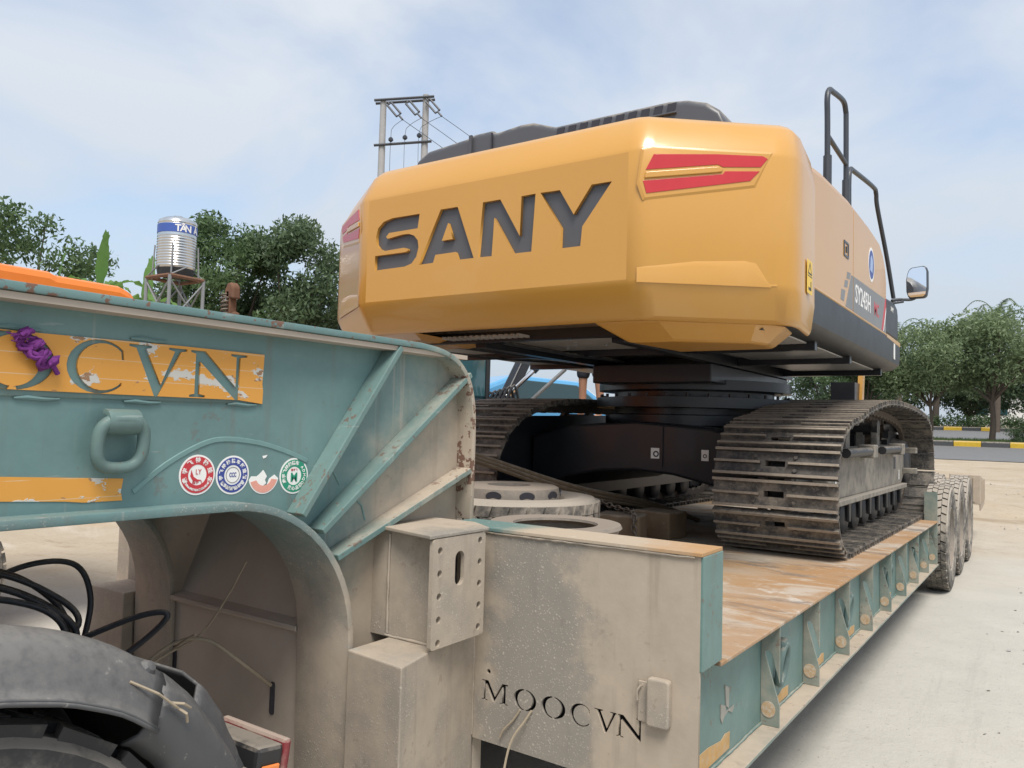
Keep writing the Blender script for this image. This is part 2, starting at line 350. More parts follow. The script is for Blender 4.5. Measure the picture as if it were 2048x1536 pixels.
M_['orange']=simple('orange_paint',(.80,.215,.03),.42,var=.08,coat=.2)
M_['warn']=simple('warning_yellow',(.78,.50,.03),.4,var=.05)
M_['refl']=simple('round_reflector',(.46,.30,.16),.6,var=.35,scale=45,dust=.6,dcol=(.50,.44,.36))
M_['patch']=simple('peeling_tape',(.50,.30,.11),.65,var=.3,scale=22,dust=.5,dcol=(.45,.37,.27))
M_['patchw']=simple('torn_tape',(.31,.30,.26),.7,var=.3,scale=25)
M_['rusty']=simple('rusty_steel',(.17,.085,.05),.85,var=.5,scale=14,bump=.4)
M_['chain']=simple('chain_steel',(.12,.095,.075),.75,.2,var=.35,scale=30,dust=.2)
M_['wood']=simple('timber',(.21,.145,.085),.85,var=.4,scale=9,bump=.4,dust=.25)
M_['rope']=simple('twine',(.34,.28,.20),.9,var=.2,scale=40)
M_['purple']=simple('purple_rope',(.17,.03,.20),.9,var=.35,scale=120,bump=.6)
M_['green']=simple('green_cord',(.05,.30,.12),.7,var=.2)
M_['hose']=simple('black_hose',(.03,.033,.04),.5,var=.2,dust=.12)
M_['ringm']=trailer_paint('ring_paint',-.25,teal=(.11,.185,.175),rusty=1.)
M_['ring2']=simple('side_ring_paint',(.11,.165,.155),.6,var=.3,scale=25,dust=.12)
M_['seam']=simple('weld_paint',(.155,.27,.26),.55,var=.15,scale=30)
M_['grey']=simple('grey_steel',(.22,.225,.23),.6,var=.2)
M_['concrete']=simple('concrete_pole',(.36,.35,.34),.85,var=.15,scale=3)
M_['tank']=simple('tank_steel',(.62,.63,.63),.22,.9,var=.08)
M_['tankblue']=simple('tank_band_blue',(.05,.10,.36),.4,var=.08)
M_['skin']=simple('skin',(.42,.22,.14),.55,var=.1)
M_['cloth']=simple('dark_cloth',(.03,.035,.05),.9,var=.2)
M_['carblue']=simple('car_blue',(.10,.35,.62),.25,var=.05,coat=.7)
M_['glass']=simple('tinted_glass',(.03,.07,.08),.06,0.,var=.1,spec=.8)
M_['kerbY']=simple('kerb_yellow',(.62,.40,.03),.7,var=.25,scale=5,dust=.15)
M_['kerbB']=simple('kerb_black',(.075,.075,.075),.8,var=.3,scale=5,dust=.15)
M_['lamp']=simple('lamp_amber',(.75,.22,.05),.25,var=.1,coat=.4)
M_['lampred']=simple('lamp_red',(.20,.03,.035),.4,var=.2,dust=.4)
M_['wallw']=simple('white_plaster',(.72,.72,.70),.8,var=.06)
def leaf_mat(name,a,b,tr=.35):
    t=NT(name); g=t.P(); isl=t.geo.outputs['Random Per Island']; n=t.noise(.9,3,.6)
    c=t.mix(t.math('ADD',t.math('MULTIPLY',isl,.6),t.math('MULTIPLY',n,.45)),a,b); m=t.fin(c,.5,0,0,.4)
    tb=t.N.new('ShaderNodeBsdfTranslucent'); t.L.new(c,tb.inputs[0]); mx=t.N.new('ShaderNodeMixShader'); mx.inputs[0].default_value=tr
    t.L.new(t.b.outputs[0],mx.inputs[1]); t.L.new(tb.outputs[0],mx.inputs[2]); t.L.new(mx.outputs[0],t.out.inputs[0]); return m
M_['leaf1']=leaf_mat('leaf_mid',(.055,.10,.045),(.14,.215,.085))  # leaf greens here and below lightened to stand in for distance haze
M_['leaf2']=leaf_mat('leaf_dark',(.055,.09,.05),(.13,.19,.09))
M_['leaf3']=leaf_mat('leaf_light',(.12,.17,.085),(.25,.32,.16))
M_['palm']=leaf_mat('leaf_palm',(.06,.10,.04),(.14,.19,.08))
M_['banana']=leaf_mat('leaf_banana',(.09,.20,.045),(.19,.33,.09),.45)
M_['bark']=simple('bark',(.11,.085,.065),.9,var=.35,scale=9,bump=.5)
def ground_mat():
    t=NT('lot_ground'); ax=t.axis(); co=t.coord('pos',(1,1,1)); n0=t.noise(.35,5,.55); n1=t.noise(1.9,7,.65); n2=t.noise(14,6,.7); n3=t.noise(80,3,.6)
    sand=t.ramp(t.math('ADD',t.math('SUBTRACT',ax[1],t.math('MULTIPLY',t.math('MINIMUM',t.math('ADD',ax[0],2.0),0.),1.9)),t.math('MULTIPLY',n0,7)),13,21)
    conc=t.mix(n1,(.40,.38,.335),(.52,.495,.44)); conc=t.mix(t.ramp(n2,.55,.72,0,.45),conc,(.30,.285,.265)); conc=t.mix(t.ramp(n0,.5,.72,0,.4),conc,(.50,.455,.385))
    sd=t.mix(n1,(.34,.275,.195),(.47,.40,.31)); n5=t.noise(.9,8,.72,t.coord('pos',(.35,1,1)),.6); sd=t.mix(t.ramp(n5,.52,.66,0,.75),sd,(.27,.20,.13)); sd=t.mix(t.ramp(n5,.30,.44,.6,0),sd,(.54,.48,.40)); sd=t.mix(t.ramp(n2,.55,.7,0,.6),sd,(.25,.19,.13)); sd=t.mix(t.ramp(n0,.55,.7,0,.5),sd,(.42,.30,.18))
    tr=t.noise(1.,6,.65,t.coord('pos',(2.6,.12,1))); conc=t.mix(t.ramp(tr,.56,.70,0,.35),conc,(.27,.255,.235)); c=t.mix(sand,conc,sd); c=t.mix(t.ramp(t.noise(55,2,.5),.69,.73,0,.7),c,(.12,.11,.10))
    t.bump(t.math('ADD',t.math('MULTIPLY',n1,.6),t.math('ADD',t.math('MULTIPLY',n2,.5),t.math('MULTIPLY',n3,.25))),.55,.03); return t.fin(c,.95,0,0,.2)
M_['ground']=ground_mat()
M_['road']=simple('asphalt',(.16,.16,.162),.9,var=.15,scale=3,bump=.3)
M_['grass']=leaf_mat('grass_green',(.06,.11,.025),(.13,.19,.05))
# ------------------------------------------------------------------ the setting
def gz(x,y): 
    s=max(0.,y-12.5); e=max(0.,y-75)
    return .042*(math.sqrt(s*s+4)-2 if s>0 else 0)-.042*e
def ground():
    ys=list(np.linspace(-40,0,14))+list(np.linspace(1,40,40))+list(np.linspace(42,80,20))+[110,200,600]
    xs=[-600,-200,-100]+list(np.linspace(-60,40,51))+[80,200,600]
    V=[(x,y,gz(x,y)) for y in ys for x in xs]; n=len(xs)
    F=[(j*n+i,j*n+i+1,(j+1)*n+i+1,(j+1)*n+i) for j in range(len(ys)-1) for i in range(n-1)]
    m=MB(); m.add(V,F); m.build('ground',M_['ground'],smooth=60,kind='structure',label='pale dusty concrete and sand lot under the trailer')
    def strip(name,y0,y1,mat,dz,x0=-150,x1=60,**kw):
        yy=np.linspace(y0,y1,int((y1-y0)/1.5)+2); m=MB(); V=[];F=[]
        for i,y in enumerate(yy): V+=[(x0,y,gz(0,y)+dz),(x1,y,gz(0,y)+dz)]
        F=[(2*i,2*i+1,2*i+3,2*i+2) for i in range(len(yy)-1)]; m.add(V,F); return m.build(name,mat,**kw)
    strip('road',33,42.0,M_['road'],.02,kind='structure',label='grey asphalt carriageway beyond the sandy lot')
    strip('road',45.5,62,M_['road'],.02,kind='structure',label='grey asphalt carriageway beyond the planted median')
    strip('median_ground',42.2,45.3,M_['ground'],.14,kind='structure',label='planted median strip between the carriageways')
    for y,lab in ((42.0,'yellow and black kerb along the near side of the median'),(62.0,'yellow and black kerb on the far side of the road')):
        r=thing('kerb',(-5,y,gz(0,y)),lab,'kerb')
        for i,x in enumerate(np.arange(-18,8,1.12)):
            m=MB(); z=gz(0,y); m.prism([(0,0),(.24,0),(.24,.30),(.06,.30),(0,.24)],(Vector((x,y,z-.02)),Y_,Z_,X_),0.01,1.11)
            m.build('kerb_stone',M_['kerbY'] if i%2 else M_['kerbB'],r,bevel=.012)
    # scattered stones on the lot
    m=MB(); 
    for _ in range(900):
        x=random.uniform(-1.2,5); y=random.uniform(2,26); s=random.uniform(.004,.012)*(1+y*.05)
        if x<-.4 and y<16: continue
        z=gz(x,y); q=[(x+random.uniform(-s,s)*1.4,y+random.uniform(-s,s)*1.4,z+random.uniform(-.2,1)*s) for _ in range(6)]
        m.add(q,[(0,1,2),(0,2,3),(0,3,4),(1,2,5),(2,3,5),(3,4,5),(0,1,4),(1,5,4)])
    m.build('gravel',M_['concrete'],fix=False,kind='stuff',label='small loose stones scattered over the pale lot')
    # humps of dumped sand and soil at the lot's edge
    m=MB(); nx,ny=60,26; V=[];F=[]
    for j in range(ny):
        for i in range(nx):
            x=-9+i*.22; y=16.5+j*.42; a=math.sin(x*1.3+y*.5)*.5+math.sin(x*2.9-y*1.1)*.3+math.sin(x*.6+y*1.7+1)*.4+random.uniform(-.25,.25)
            e=min(1,i/5,(nx-1-i)/5,j/3,(ny-1-j)/3); V.append((x,y,gz(x,y)-.03+max(0,a)*.11*e+.03*e*random.random()))
    F=[(j*nx+i,j*nx+i+1,(j+1)*nx+i+1,(j+1)*nx+i) for j in range(ny-1) for i in range(nx-1)]
    m.add(V,F); m.build('sand_ground',M_['ground'],smooth=80,kind='structure',label='uneven sandy soil between the trailer and the road')
ground()
# ------------------------------------------------------------------ low-bed trailer
TCX=-2.6
def dz(y): return .915-.0165*(y-2.6)
def glyph(ch):
    """serif stencil capitals, height 1 -> (width, [polygons])"""
    if ch=='M': return 1.25,[[(0,0),(.30,0),(.30,.045),(.19,.07),(.19,.80),(.55,0),(.60,0),(.98,.82),(.98,.07),(.86,.045),(.86,0),(1.25,0),(1.25,.045),(1.14,.07),(1.14,.93),(1.25,.955),(1.25,1),(.97,1),(.64,.27),(.32,1),(0,1),(0,.955),(.11,.93),(.11,.07),(0,.045)]]
    if ch=='N': return 1.2,[[(0,0),(.32,0),(.32,.045),(.20,.07),(.20,.76),(.96,-.02),(1.05,-.02),(1.05,.93),(1.2,.955),(1.2,1),(.84,1),(.84,.955),(.96,.93),(.96,.27),(.30,1),(0,1),(0,.955),(.10,.93),(.10,.07),(0,.045)]]
    if ch=='V': return 1.12,[[(0,1),(.42,1),(.42,.955),(.32,.93),(.62,.22),(.87,.93),(.75,.955),(.75,1),(1.12,1),(1.12,.955),(1.0,.93),(.59,-.02),(.50,-.02),(.13,.93),(0,.955)]]
    if ch=='C':
        o=circ(.56,.5,.56,20,.52,math.radians(42),math.radians(318),True); i=circ(.62,.5,.44,20,.455,math.radians(322),math.radians(44),True)
        return 1.02,[o+i+[(.955,.66),(1.0,.66)]]
    if ch=='O':
        h=[]
        for a,b in ((96,264),(-84,84)):
            h.append(circ(.57,.5,.57,20,.52,math.radians(a),math.radians(b),True)+circ(.57,.5,.365,20,.455,math.radians(b),math.radians(a),True))
        return 1.14,h
def word(spec,z0,h):
    P=[]
    for ch,a,b in spec:
        w,gl=glyph(ch)
        for p in gl: P.append([(a+(b-a)*x/w,z0+h*y) for x,y in p])
    return P
def goose_profile(n=14):
    """lower outline (y,z) of the gooseneck: flat soffit, quarter bend, vertical leg"""
    P=[(-1.2,1.445),(1.44,1.432)]
    for i in range(1,n+1):
        q=math.radians(90*i/n); P.append((1.44+.495*math.sin(q),.937+.495*math.cos(q)))
    P.append((1.95,.22)); return P
def trailer():
    T=thing('lowbed_trailer',(TCX,6,0),'teal green low-bed trailer with dusty gooseneck carrying the excavator','trailer')
    G=goose_profile()
    top=1.985
    for s,xo in ((1,-1.95),(-1,-3.25)):
        # s=+1: the beam near the camera ; outer flange edge xo, web 0.08 inside
        xw=xo-.08*s; xi=xo-.26*s
        poly=[(-1.2,top-.01),(2.30,top-.01),(2.45,top-.03),(2.55,top-.10),(2.59,top-.22),(2.6,1.29),(2.6,.3),(1.95,.3)]+list(reversed(G[:-1]))
        MB().prism(poly,frX(xw),-.012,.0).build('gooseneck_web',M_['teal'],T)
        fr=[]; tp=[(-1.2,top),(.6,top),(2.2,top)]+[(p.y,p.z) for p in spline([(0,2.25,top),(0,2.38,top-.012),(0,2.48,top-.045),(0,2.555,top-.115),(0,2.592,top-.22),(0,2.6,top-.34)],5)]+[(2.6,1.5),(2.6,1.30)]
        for i,(y,z) in enumerate(tp):
            a=tp[max(0,i-1)];b=tp[min(len(tp)-1,i+1)]; d=Vector((0,b[0]-a[0],b[1]-a[1])).normalized(); n=Vector((0,-d.z,d.y)); fr.append((Vector((xo,y,z)),Vector((-s,0,0)),n))
        MB().sweep(fr,[(0,-.011),(.26,-.011),(.26,.011),(0,.011)]).build('top_flange',M_['flange'],T,smooth=30,bevel=.003)
        fr=[]
        for i,(y,z) in enumerate(G):
            a=G[max(0,i-1)];b=G[min(len(G)-1,i+1)]; d=Vector((0,b[0]-a[0],b[1]-a[1])).normalized(); n=Vector((0,-d.z,d.y)); fr.append((Vector((xo,y,z)),Vector((-s,0,0)),n))
        MB().sweep(fr,[(0,-.012),(.26,-.012),(.26,.012),(0,.012)]).build('bottom_flange',M_['soffit'],T,smooth=30,bevel=.003)
        # fan ribs
        for (y0,z0),(y1,z1) in (((1.71,1.385),(2.145,1.968)),((1.795,1.325),(2.573,1.895)),((1.865,1.232),(2.590,1.50))):
            d=Vector((0,y1-y0,z1-z0)); L=d.length; d.normalize(); n=Vector((0,-d.z,d.y))
            f=(Vector((xw,y0,z0)),d,n,Vector((s,0,0))) if s>0 else (Vector((xw,y0,z0)),n,d,Vector((s,0,0)))
            p=[(0,-.011),(L,-.011),(L,.011),(0,.011)]
            if s<0: p=[(b,a) for a,b in p]
            MB().prism(p,f,.0,.079).build('rib',M_['rib'],T,bevel=.003)
        # weld beads
    web=-2.03
    pts=[(1.18,1.487),(1.27,1.556),(1.377,1.611),(1.46,1.628),(1.588,1.615),(1.70,1.585),(1.78,1.555)]
    W=spline([(0,a,b) for a,b in pts],5); fr=[(Vector((web,p.y,p.z)),Vector((1,0,0)),Vector((0,-(W[min(i+1,len(W)-1)]-W[max(i-1,0)]).z,(W[min(i+1,len(W)-1)]-W[max(i-1,0)]).y)).normalized()) for i,p in enumerate(W)]
    MB().sweep(fr,[(0,-.008),(.003,-.006),(.0035,.006),(0,.008)]).build('weld_seam',M_['seam'],T,smooth=40)
    for (a,b) in (((1.84,1.545),(1.93,1.47)),((2.0,1.42),(2.06,1.335))):
        MB().tube([(web+.001,a[0],a[1]),(web+.001,(a[0]+b[0])/2+.01,(a[1]+b[1])/2+.012),(web+.001,b[0],b[1])],.0035,6).build('weld_seam',M_['seam'],T)
    # yellow lettering panel with letters cut through
    L=word([('M',.34,.555),('O',.567,.757),('O',.772,.957),('C',.986,1.137),('V',1.146,1.318),('N',1.33,1.522)],1.750,.135)
    bo=[(.28,1.730),(1.585,1.738),(1.586,1.78),(1.582,1.80),(1.586,1.893),(1.30,1.893),(.9,1.888),(.28,1.886)]
    bn=fillplate('lettering_panel',[bo]+L,frX(web),.0005,.007,M_['banner'],T,label='yellow peeling panel with cut-out serif lettering')
    for a,b in ((.87,1.895),(1.2,1.90),(.92,1.728),(1.19,1.729),(1.51,1.733)):
        MB().tube([(web+.004,a-.05,b),(web+.004,a-.02,b+.002),(web+.004,a+.02,b-.001),(web+.004,a+.055,b+.001)],[.003,.006,.0055,.003],6).build('weld_seam',M_['teal'],bn,smooth=50)
    strip=[(.2,1.512),(.85,1.483),(1.0,1.473),(1.05,1.467),(1.151,1.466),(1.146,1.49),(1.151,1.524),(.85,1.541),(.2,1.552)]
    MB().prism(strip,frX(web),0,.002).build('reflective_strip',M_['banner'],T)
    # paint ridge outlines above panel
    # tie ring
    lug=MB(); lug.lathe([(.020,0),(.034,0),(.034,.088),(.020,.088),(.020,0)],(-1.995,1.073,1.675),Y_,20,math.radians(-60),math.radians(230))
    lg=lug.build('ring_lug',M_['ringm'],T,smooth=35,bevel=.002)
    rp=[]
    for i in range(28):
        q=2*math.pi*i/28; c,s_=math.cos(q),math.sin(q); e=.72
        rp.append((-1.988+.012*math.sin(q),1.117+.062*math.copysign(abs(c)**e,c),1.618+.064*math.copysign(abs(s_)**e,s_)))
    MB().tube(rp,.0165,10,closed=True).build('tie_ring',M_['ringm'],T,smooth=60)
    stickers(T,web)
    # bulkhead between the beams
    MB().bb(-3.16,-2.045,1.952,1.962,.25,.94).build('bulkhead_plate',M_['grime'],T)
    MB().prism([(1.925,.935),(1.925,.95),(1.97,.965),(2.35,1.93),(2.36,1.93),(1.985,.945)],frX(-2.985),0,.77).build('bulkhead_plate',M_['grime'],T)
    MB().bb(-3.24,-1.96,-1.2,2.55,1.955,1.972).build('gooseneck_top_plate',M_['grime'],T)
    MB().tube([(-2.985,1.928,.942),(-2.215,1.928,.942)],.011,6).build('bulkhead_lip',M_['grime'],T)
    for x,z0 in ((-2.36,.66),(-2.98,.70)): MB().prism(rrect(x-.012,x+.012,z0-.06,z0+.06,.011),frY(1.951),0,.004).build('slot',M_['sdark'],T)
    MB().lathe([(.0,.01),(.014,.008),(.016,0)],(-2.46,2.065,1.22),-Y_,10).build('stud',M_['rusty'],T)
    # step box beside the leg, bolted bracket
    MB().prism([(-1.935,1.905),(-1.662,1.872),(-1.79,2.426),(-1.935,2.426)],frZ(.2),0,.725).build('step_box',M_['dusty'],T,bevel=.005)
    MB().bb(-2.03,-1.70,2.11,2.122,.925,1.30).build('bracket_web',M_['dusty'],T)
    fillplate('bracket_plate',[rrect(2.035,2.33,.935,1.302,.012)]+[circ(2.072 if k<5 else 2.298,(1.262-.077*(k%5))+(0.012 if k>=5 else 0),.0125,14) for k in range(10)]+[rrect(2.155,2.207,1.13,1.25,.0258)],frX(-1.70),.001,.017,M_['dusty'],T,bevel=.002,label='tan bracket plate with two rows of bolt holes and a slot')
    MB().bb(-1.745,-1.74,2.13,2.24,1.08,1.28).build('slot_shade_panel',M_['sdark'],T)  # dark panel added behind the slot, its colour stands in for shade
    MB().prism([(-2.02,2.11),(-1.95,2.085),(-1.685,2.02),(-1.678,2.345),(-1.80,2.425),(-2.02,2.425)],frZ(1.304),0,.013).build('bracket_cap',M_['plate'],T,bevel=.003)
    # front plate with cut-out lettering
    L=word([('M',-1.752,-1.632),('O',-1.607,-1.509),('O',-1.488,-1.388),('C',-1.369,-1.290),('V',-1.276,-1.184),('N',-1.190,-1.087)],.660,.074)
    fillplate('front_plate',[[(-1.79,.51),(-.903,.50),(-.903,1.288),(-1.95,1.288),(-1.95,.926),(-1.79,.926)]]+L+[circ(-1.722,.767,.009,10)],frY(2.44),0,.012,M_['plate'],T,bevel=0,label='dust splashed front plate with cut-out lettering')
    MB().bb(-1.85,-.95,2.50,2.51,.55,1.25).build('letter_shade_panel',M_['sdark'],T)  # dark sheet behind the cut letters, painting the box's inner shade
    MB().prism([(-1.95,2.418),(-.895,2.418),(-.895,2.61),(-1.95,2.61)],frZ(1.289),0,.013).build('front_cap',trailer_cap(),T,bevel=.002)
    MB().bb(-.908,-.893,2.429,2.612,.925,1.2885).build('front_end_cap',M_['side'],T,bevel=.003)
    MB().bb(-1.94,-.92,2.59,2.608,.9,1.288).build('front_box_rear',M_['side'],T)
    for pa,pb in (((-1.93,2.424,.93),(-1.79,2.424,.93)),((-1.792,2.425,.52),(-1.792,2.425,.92)),((-1.70,2.104,.93),(-1.95,2.104,.93)),((-1.945,2.105,.94),(-1.945,2.105,1.29)),((-1.78,2.424,1.284),(-.92,2.424,1.284)),((-.976,2.46,.498),(-.976,9.2,.366)),((-.978,2.62,.892),(-.978,9.2,.785))):
        n=max(8,int((Vector(pa)-Vector(pb)).length/.03)); P=[Vector(pa).lerp(Vector(pb),i/n)+Vector((random.uniform(-.0012,.0012),random.uniform(-.0012,.0012),random.uniform(-.0015,.0015))) for i in range(n+1)]
        MB().tube(P,[random.uniform(.0038,.0065) for _ in P],6).build('weld_bead',M_['dusty'] if pa[1]<2.45 else M_['side'],T,smooth=60)
    # far side wing, mirrored
    MB().bb(-4.3,-3.25,2.43,2.61,.5,1.30).build('front_box',M_['dusty'],T,bevel=.004)
    MB().bb(-3.54,-3.27,1.885,2.428,.2,.925).build('step_box',M_['dusty'],T,bevel=.006)
    MB().bb(-3.53,-3.2,2.05,2.33,.925,1.31).build('bracket_web',M_['dusty'],T)
    # document box on the front plate
    d=MB().prism(rrect(-1.071,-.993,.729,.884,.012),frY(2.428),0,.030).build('document_box',M_['dusty'],T,bevel=.006)
    MB().bb(-1.109,-1.073,2.420,2.4265,.732,.862).build('hinge_tab',M_['dusty'],d,bevel=.002)
    for z in (.85,.765): MB().lathe([(0,.008),(.006,.007),(.009,0)],(-1.094,2.4265,z),-Y_,8).build('bolt',M_['dusty'],d)
    MB().tube(spline([(-1.096,2.415,.85),(-1.108,2.41,.83),(-1.108,2.412,.80)],4),.004,6).build('lanyard',M_['dusty'],d)
    # twine
    MB().tube(spline([(-1.575,2.424,.66),(-1.60,2.42,.62),(-1.64,2.415,.575),(-1.655,2.416,.545)],5),.004,6).build('twine',M_['rope'],T)
    MB().tube(spline([(-1.525,2.424,.668),(-1.545,2.41,.63),(-1.585,2.38,.55),(-1.60,2.35,.40),(-1.62,2.33,.2)],5),.0045,6).build('twine',M_['rope'],T)
    # deck
    y0,y1=2.61,9.95
    nb=10; ys=np.linspace(y0,y1,nb+1)
    for i in range(nb):
        a,b=ys[i]+.002,ys[i+1]-.002
        for xa,xb in ((-4.30 if i<9 else -4.0,-2.602),(-2.598,-.895 if i<9 else -1.2)):
            m=MB(); m.add([(xa,a,dz(a)-.014),(xb,a,dz(a)-.014),(xb,b,dz(b)-.014),(xa,b,dz(b)-.014),(xa,a,dz(a)),(xb,a,dz(a)),(xb,b,dz(b)),(xa,b,dz(b))],[(0,3,2,1),(4,5,6,7),(0,1,5,4),(1,2,6,5),(2,3,7,6),(3,0,4,7)])
            m.build('deck_plate',M_['deck'],T,bevel=.003)
    for s in (1,-1):
        xe=-.895 if s>0 else -4.305; xw=xe-.09*s
        P=[(2.452,.492),(9.26,.361),(9.26,dz(9.26)-.016),(2.6,dz(2.6)-.016),(2.452,dz(2.6)-.016)]
        MB().prism(P,frX(xw),-.006,.006).build('side_web',M_['side'],T)
        m=MB(); ya,yb=2.452,9.26; za,zb=.492,.361; x0,x1=sorted((xw-.05*s,xe+.004*s))
        m.add([(x0,ya,za-.014),(x1,ya,za-.014),(x1,yb,zb-.014),(x0,yb,zb-.014),(x0,ya,za),(x1,ya,za),(x1,yb,zb),(x0,yb,zb)],[(0,3,2,1),(4,5,6,7),(0,1,5,4),(1,2,6,5),(2,3,7,6),(3,0,4,7)])
        m.build('side_flange',M_['gusset'],T,bevel=.002)
        for k,y in enumerate((3.35,4.05,4.77,5.5,6.25,7.0,7.75,8.5,9.2)):
            zb_=.492-(y-2.452)*.01922+.001; zt=dz(y)-.0155; w=.084; h=zt-zb_
            lo=[(0.007,zb_),(w,zb_),(w,zb_+.22*h),(w*.30,zb_+.70*h)]; 
            up=[(w*.46,zb_+.745*h),(w*.62,zb_+.715*h),(w,zb_+.44*h),(w,zt),(0.007,zt)]
            tip=[(w*.30,zb_+.735*h)]
            o=(Vector((xw,y,0)),X_*s,Z_,-Y_*s)
            gs=MB().prism(lo+tip+up,o,-.005*s,.005*s).build('gusset',M_['gusset'],T,bevel=.0012)
            if s>0:
                MB().prism(circ(w*.47,zb_+.135*h+.012,.029,18,.033),(Vector((xw,y-.0055,0)),X_,Z_,-Y_),0,.0025).build('round_reflector',M_['refl'],gs)
                if k in (0,2,4,6,8) :
                    r=[]; zc=zb_+.50*h
                    for i in range(22):
                        q=2*math.pi*i/22; r.append((xw+.034+.012*math.sin(q),y+.23+.052*math.cos(q),zc-.01+.088*math.sin(q)))
                    MB().tube(r,.0155,8,closed=True).build('tie_ring',M_['ring2'],T,smooth=60)
                    MB().bb(xw+.006,xw+.056,y+.19,y+.27,zc+.055,zc+.10).build('ring_lug',M_['ring2'],T,bevel=.016)
                if k<7:
                    a=y+.12+.06*(k%3); p=[(a,zb_+.012),(a+.30-.05*(k%2),zb_+.006),(a+.305-.05*(k%2),zb_+.05),(a+.2,zb_+.058),(a+.15,zb_+.046),(a+.01,zb_+.06)]
                    MB().prism(p,frX(xw+.0062),0,.002).build('reflective_strip',M_['patch'],T)
    # first bay decals
    xw=-.985
    MB().prism([(2.47,.512),(2.95,.505),(2.955,.565),(2.90,.572),(2.86,.56),(2.72,.578),(2.47,.58)],frX(xw+.0062),0,.002).build('reflective_strip',M_['patch'],T)
    MB().prism([(2.462,.60),(2.515,.60),(2.515,.735),(2.49,.755),(2.462,.74)],frX(xw+.0062),0,.002).build('reflective_strip',M_['spink'],T)
    for P in ([(2.845, 0.695), (2.897, 0.676), (2.904, 0.652), (2.928, 0.652), (2.964, 0.65), (2.995, 0.652), (2.991, 0.64), (2.973, 0.63), (2.928, 0.649), (2.885, 0.638), (2.861, 0.621), (2.847, 0.644)],[(2.894, 0.75), (2.916, 0.741), (2.938, 0.729), (2.935, 0.693), (2.935, 0.656), (2.906, 0.672), (2.898, 0.714)]):
        MB().prism(P,frX(xw+.0062),0,.004).build('torn_tape',M_['patchw'],T)
    # long beams and cross members under the deck
    for x in (-2.1,-3.1): MB().bb(x-.09,x+.09,2.62,10.2,.36,.80).build('deck_beam',M_['under'],T)
    for y in np.arange(3.1,10,.85): MB().bb(-4.2,-1.0,y-.04,y+.04,.5,.78).build('cross_member',M_['under'],T)
    MB().bb(-4.2,-1.8,2.445,2.5,.3,.51).build('front_cross_member',M_['under'],T)
    # rear section: ramp, bogie frame, wheels
    MB().prism([(9.95,.775),(10.05,.79),(10.55,1.17),(14.6,1.10),(14.6,.98),(10.55,1.0),(10.1,.7)],frX(-3.75),0,2.3).build('rear_ramp',M_['dusty'],T,bevel=.01)
    for xa,xb in ((-1.38,-.90),(-4.30,-3.82)):
        e=(-1.03,.125) if xa>-2 else (-4.295,.125)
        MB().prism([(9.27,.36),(9.29,.36),(9.29,1.06),(9.27,1.10)],frX(e[0]),0,e[1]).build('wheel_well_plate',M_['gusset'],T,bevel=.003)
        MB().bb(xa-.04,xa-.02,10.6,14.6,.5,1.08).build('bogie_plate',M_['dusty'],T)
        MB().bb(xa+.15,xb+.1,14.3,14.36,.62,1.08).build('rear_lamp_panel',M_['dusty'],T,bevel=.01)
        for q in range(5): MB().bb(xa+.2+q*.07,xa+.225+q*.07,14.285,14.30,.66,1.04).build('panel_slat',M_['under'],T)
        MB().prism([(14.36,.52),(15.3,.57),(15.3,.96),(14.36,1.06)],frX(xb+.08),0,.02).build('rear_side_plate',M_['dusty'],T)
        for q in range(6): MB().bb(xb+.1,xb+.112,14.45+q*.14,14.50+q*.14,.64,.98).build('panel_slat',M_['under'],T)
    proto=None
    for y in (9.88,11.13,12.4):
        MB().tube([(-4.3,y,.57),(-.9,y,.57)],.07,10).build('axle',M_['under'],T)
        for x in ((-.935,-1.235,-3.965,-4.265) if y>10 else (-.935,-4.265)):
            if proto is None:
                proto=make_wheel('wheel',.575,.25,M_['rubberd'],M_['rim']); 
                wo=proto; 
            else: wo=copytree(proto)
            wo.location=(x,y,.575+gz(x,y)); wo.rotation_euler=(random.uniform(0,6),0,0) 
            wo.parent=T; wo.matrix_parent_inverse=T.matrix_basis.inverted()
    return T
def trailer_cap():
    t=NT('cap_paint'); ax=t.axis(); n=t.noise(5,6,.65); n2=t.noise(30,4,.6); c=t.mix(t.ramp(t.math('ADD',ax[0],t.math('MULTIPLY',n,.35)),-1.55,-1.35),(.13,.205,.19),(.42,.345,.26))
    c=t.mix(t.ramp(t.math('ADD',ax[0],t.math('MULTIPLY',n,.5)),-.95,-.65),c,(.42,.25,.12)); c=t.mix(t.ramp(n2,.6,.7,0,.4),c,(.55,.50,.42)); t.bump(n2,.2,.004); return t.fin(c,.8,0,0,.3)
def copytree(o,parent=None):
    c=o.copy(); COL.objects.link(c)
    if parent is not None: c.parent=parent
    for ch in o.children:
        k=copytree(ch,c); k.matrix_parent_inverse=ch.matrix_parent_inverse.copy()
    return c
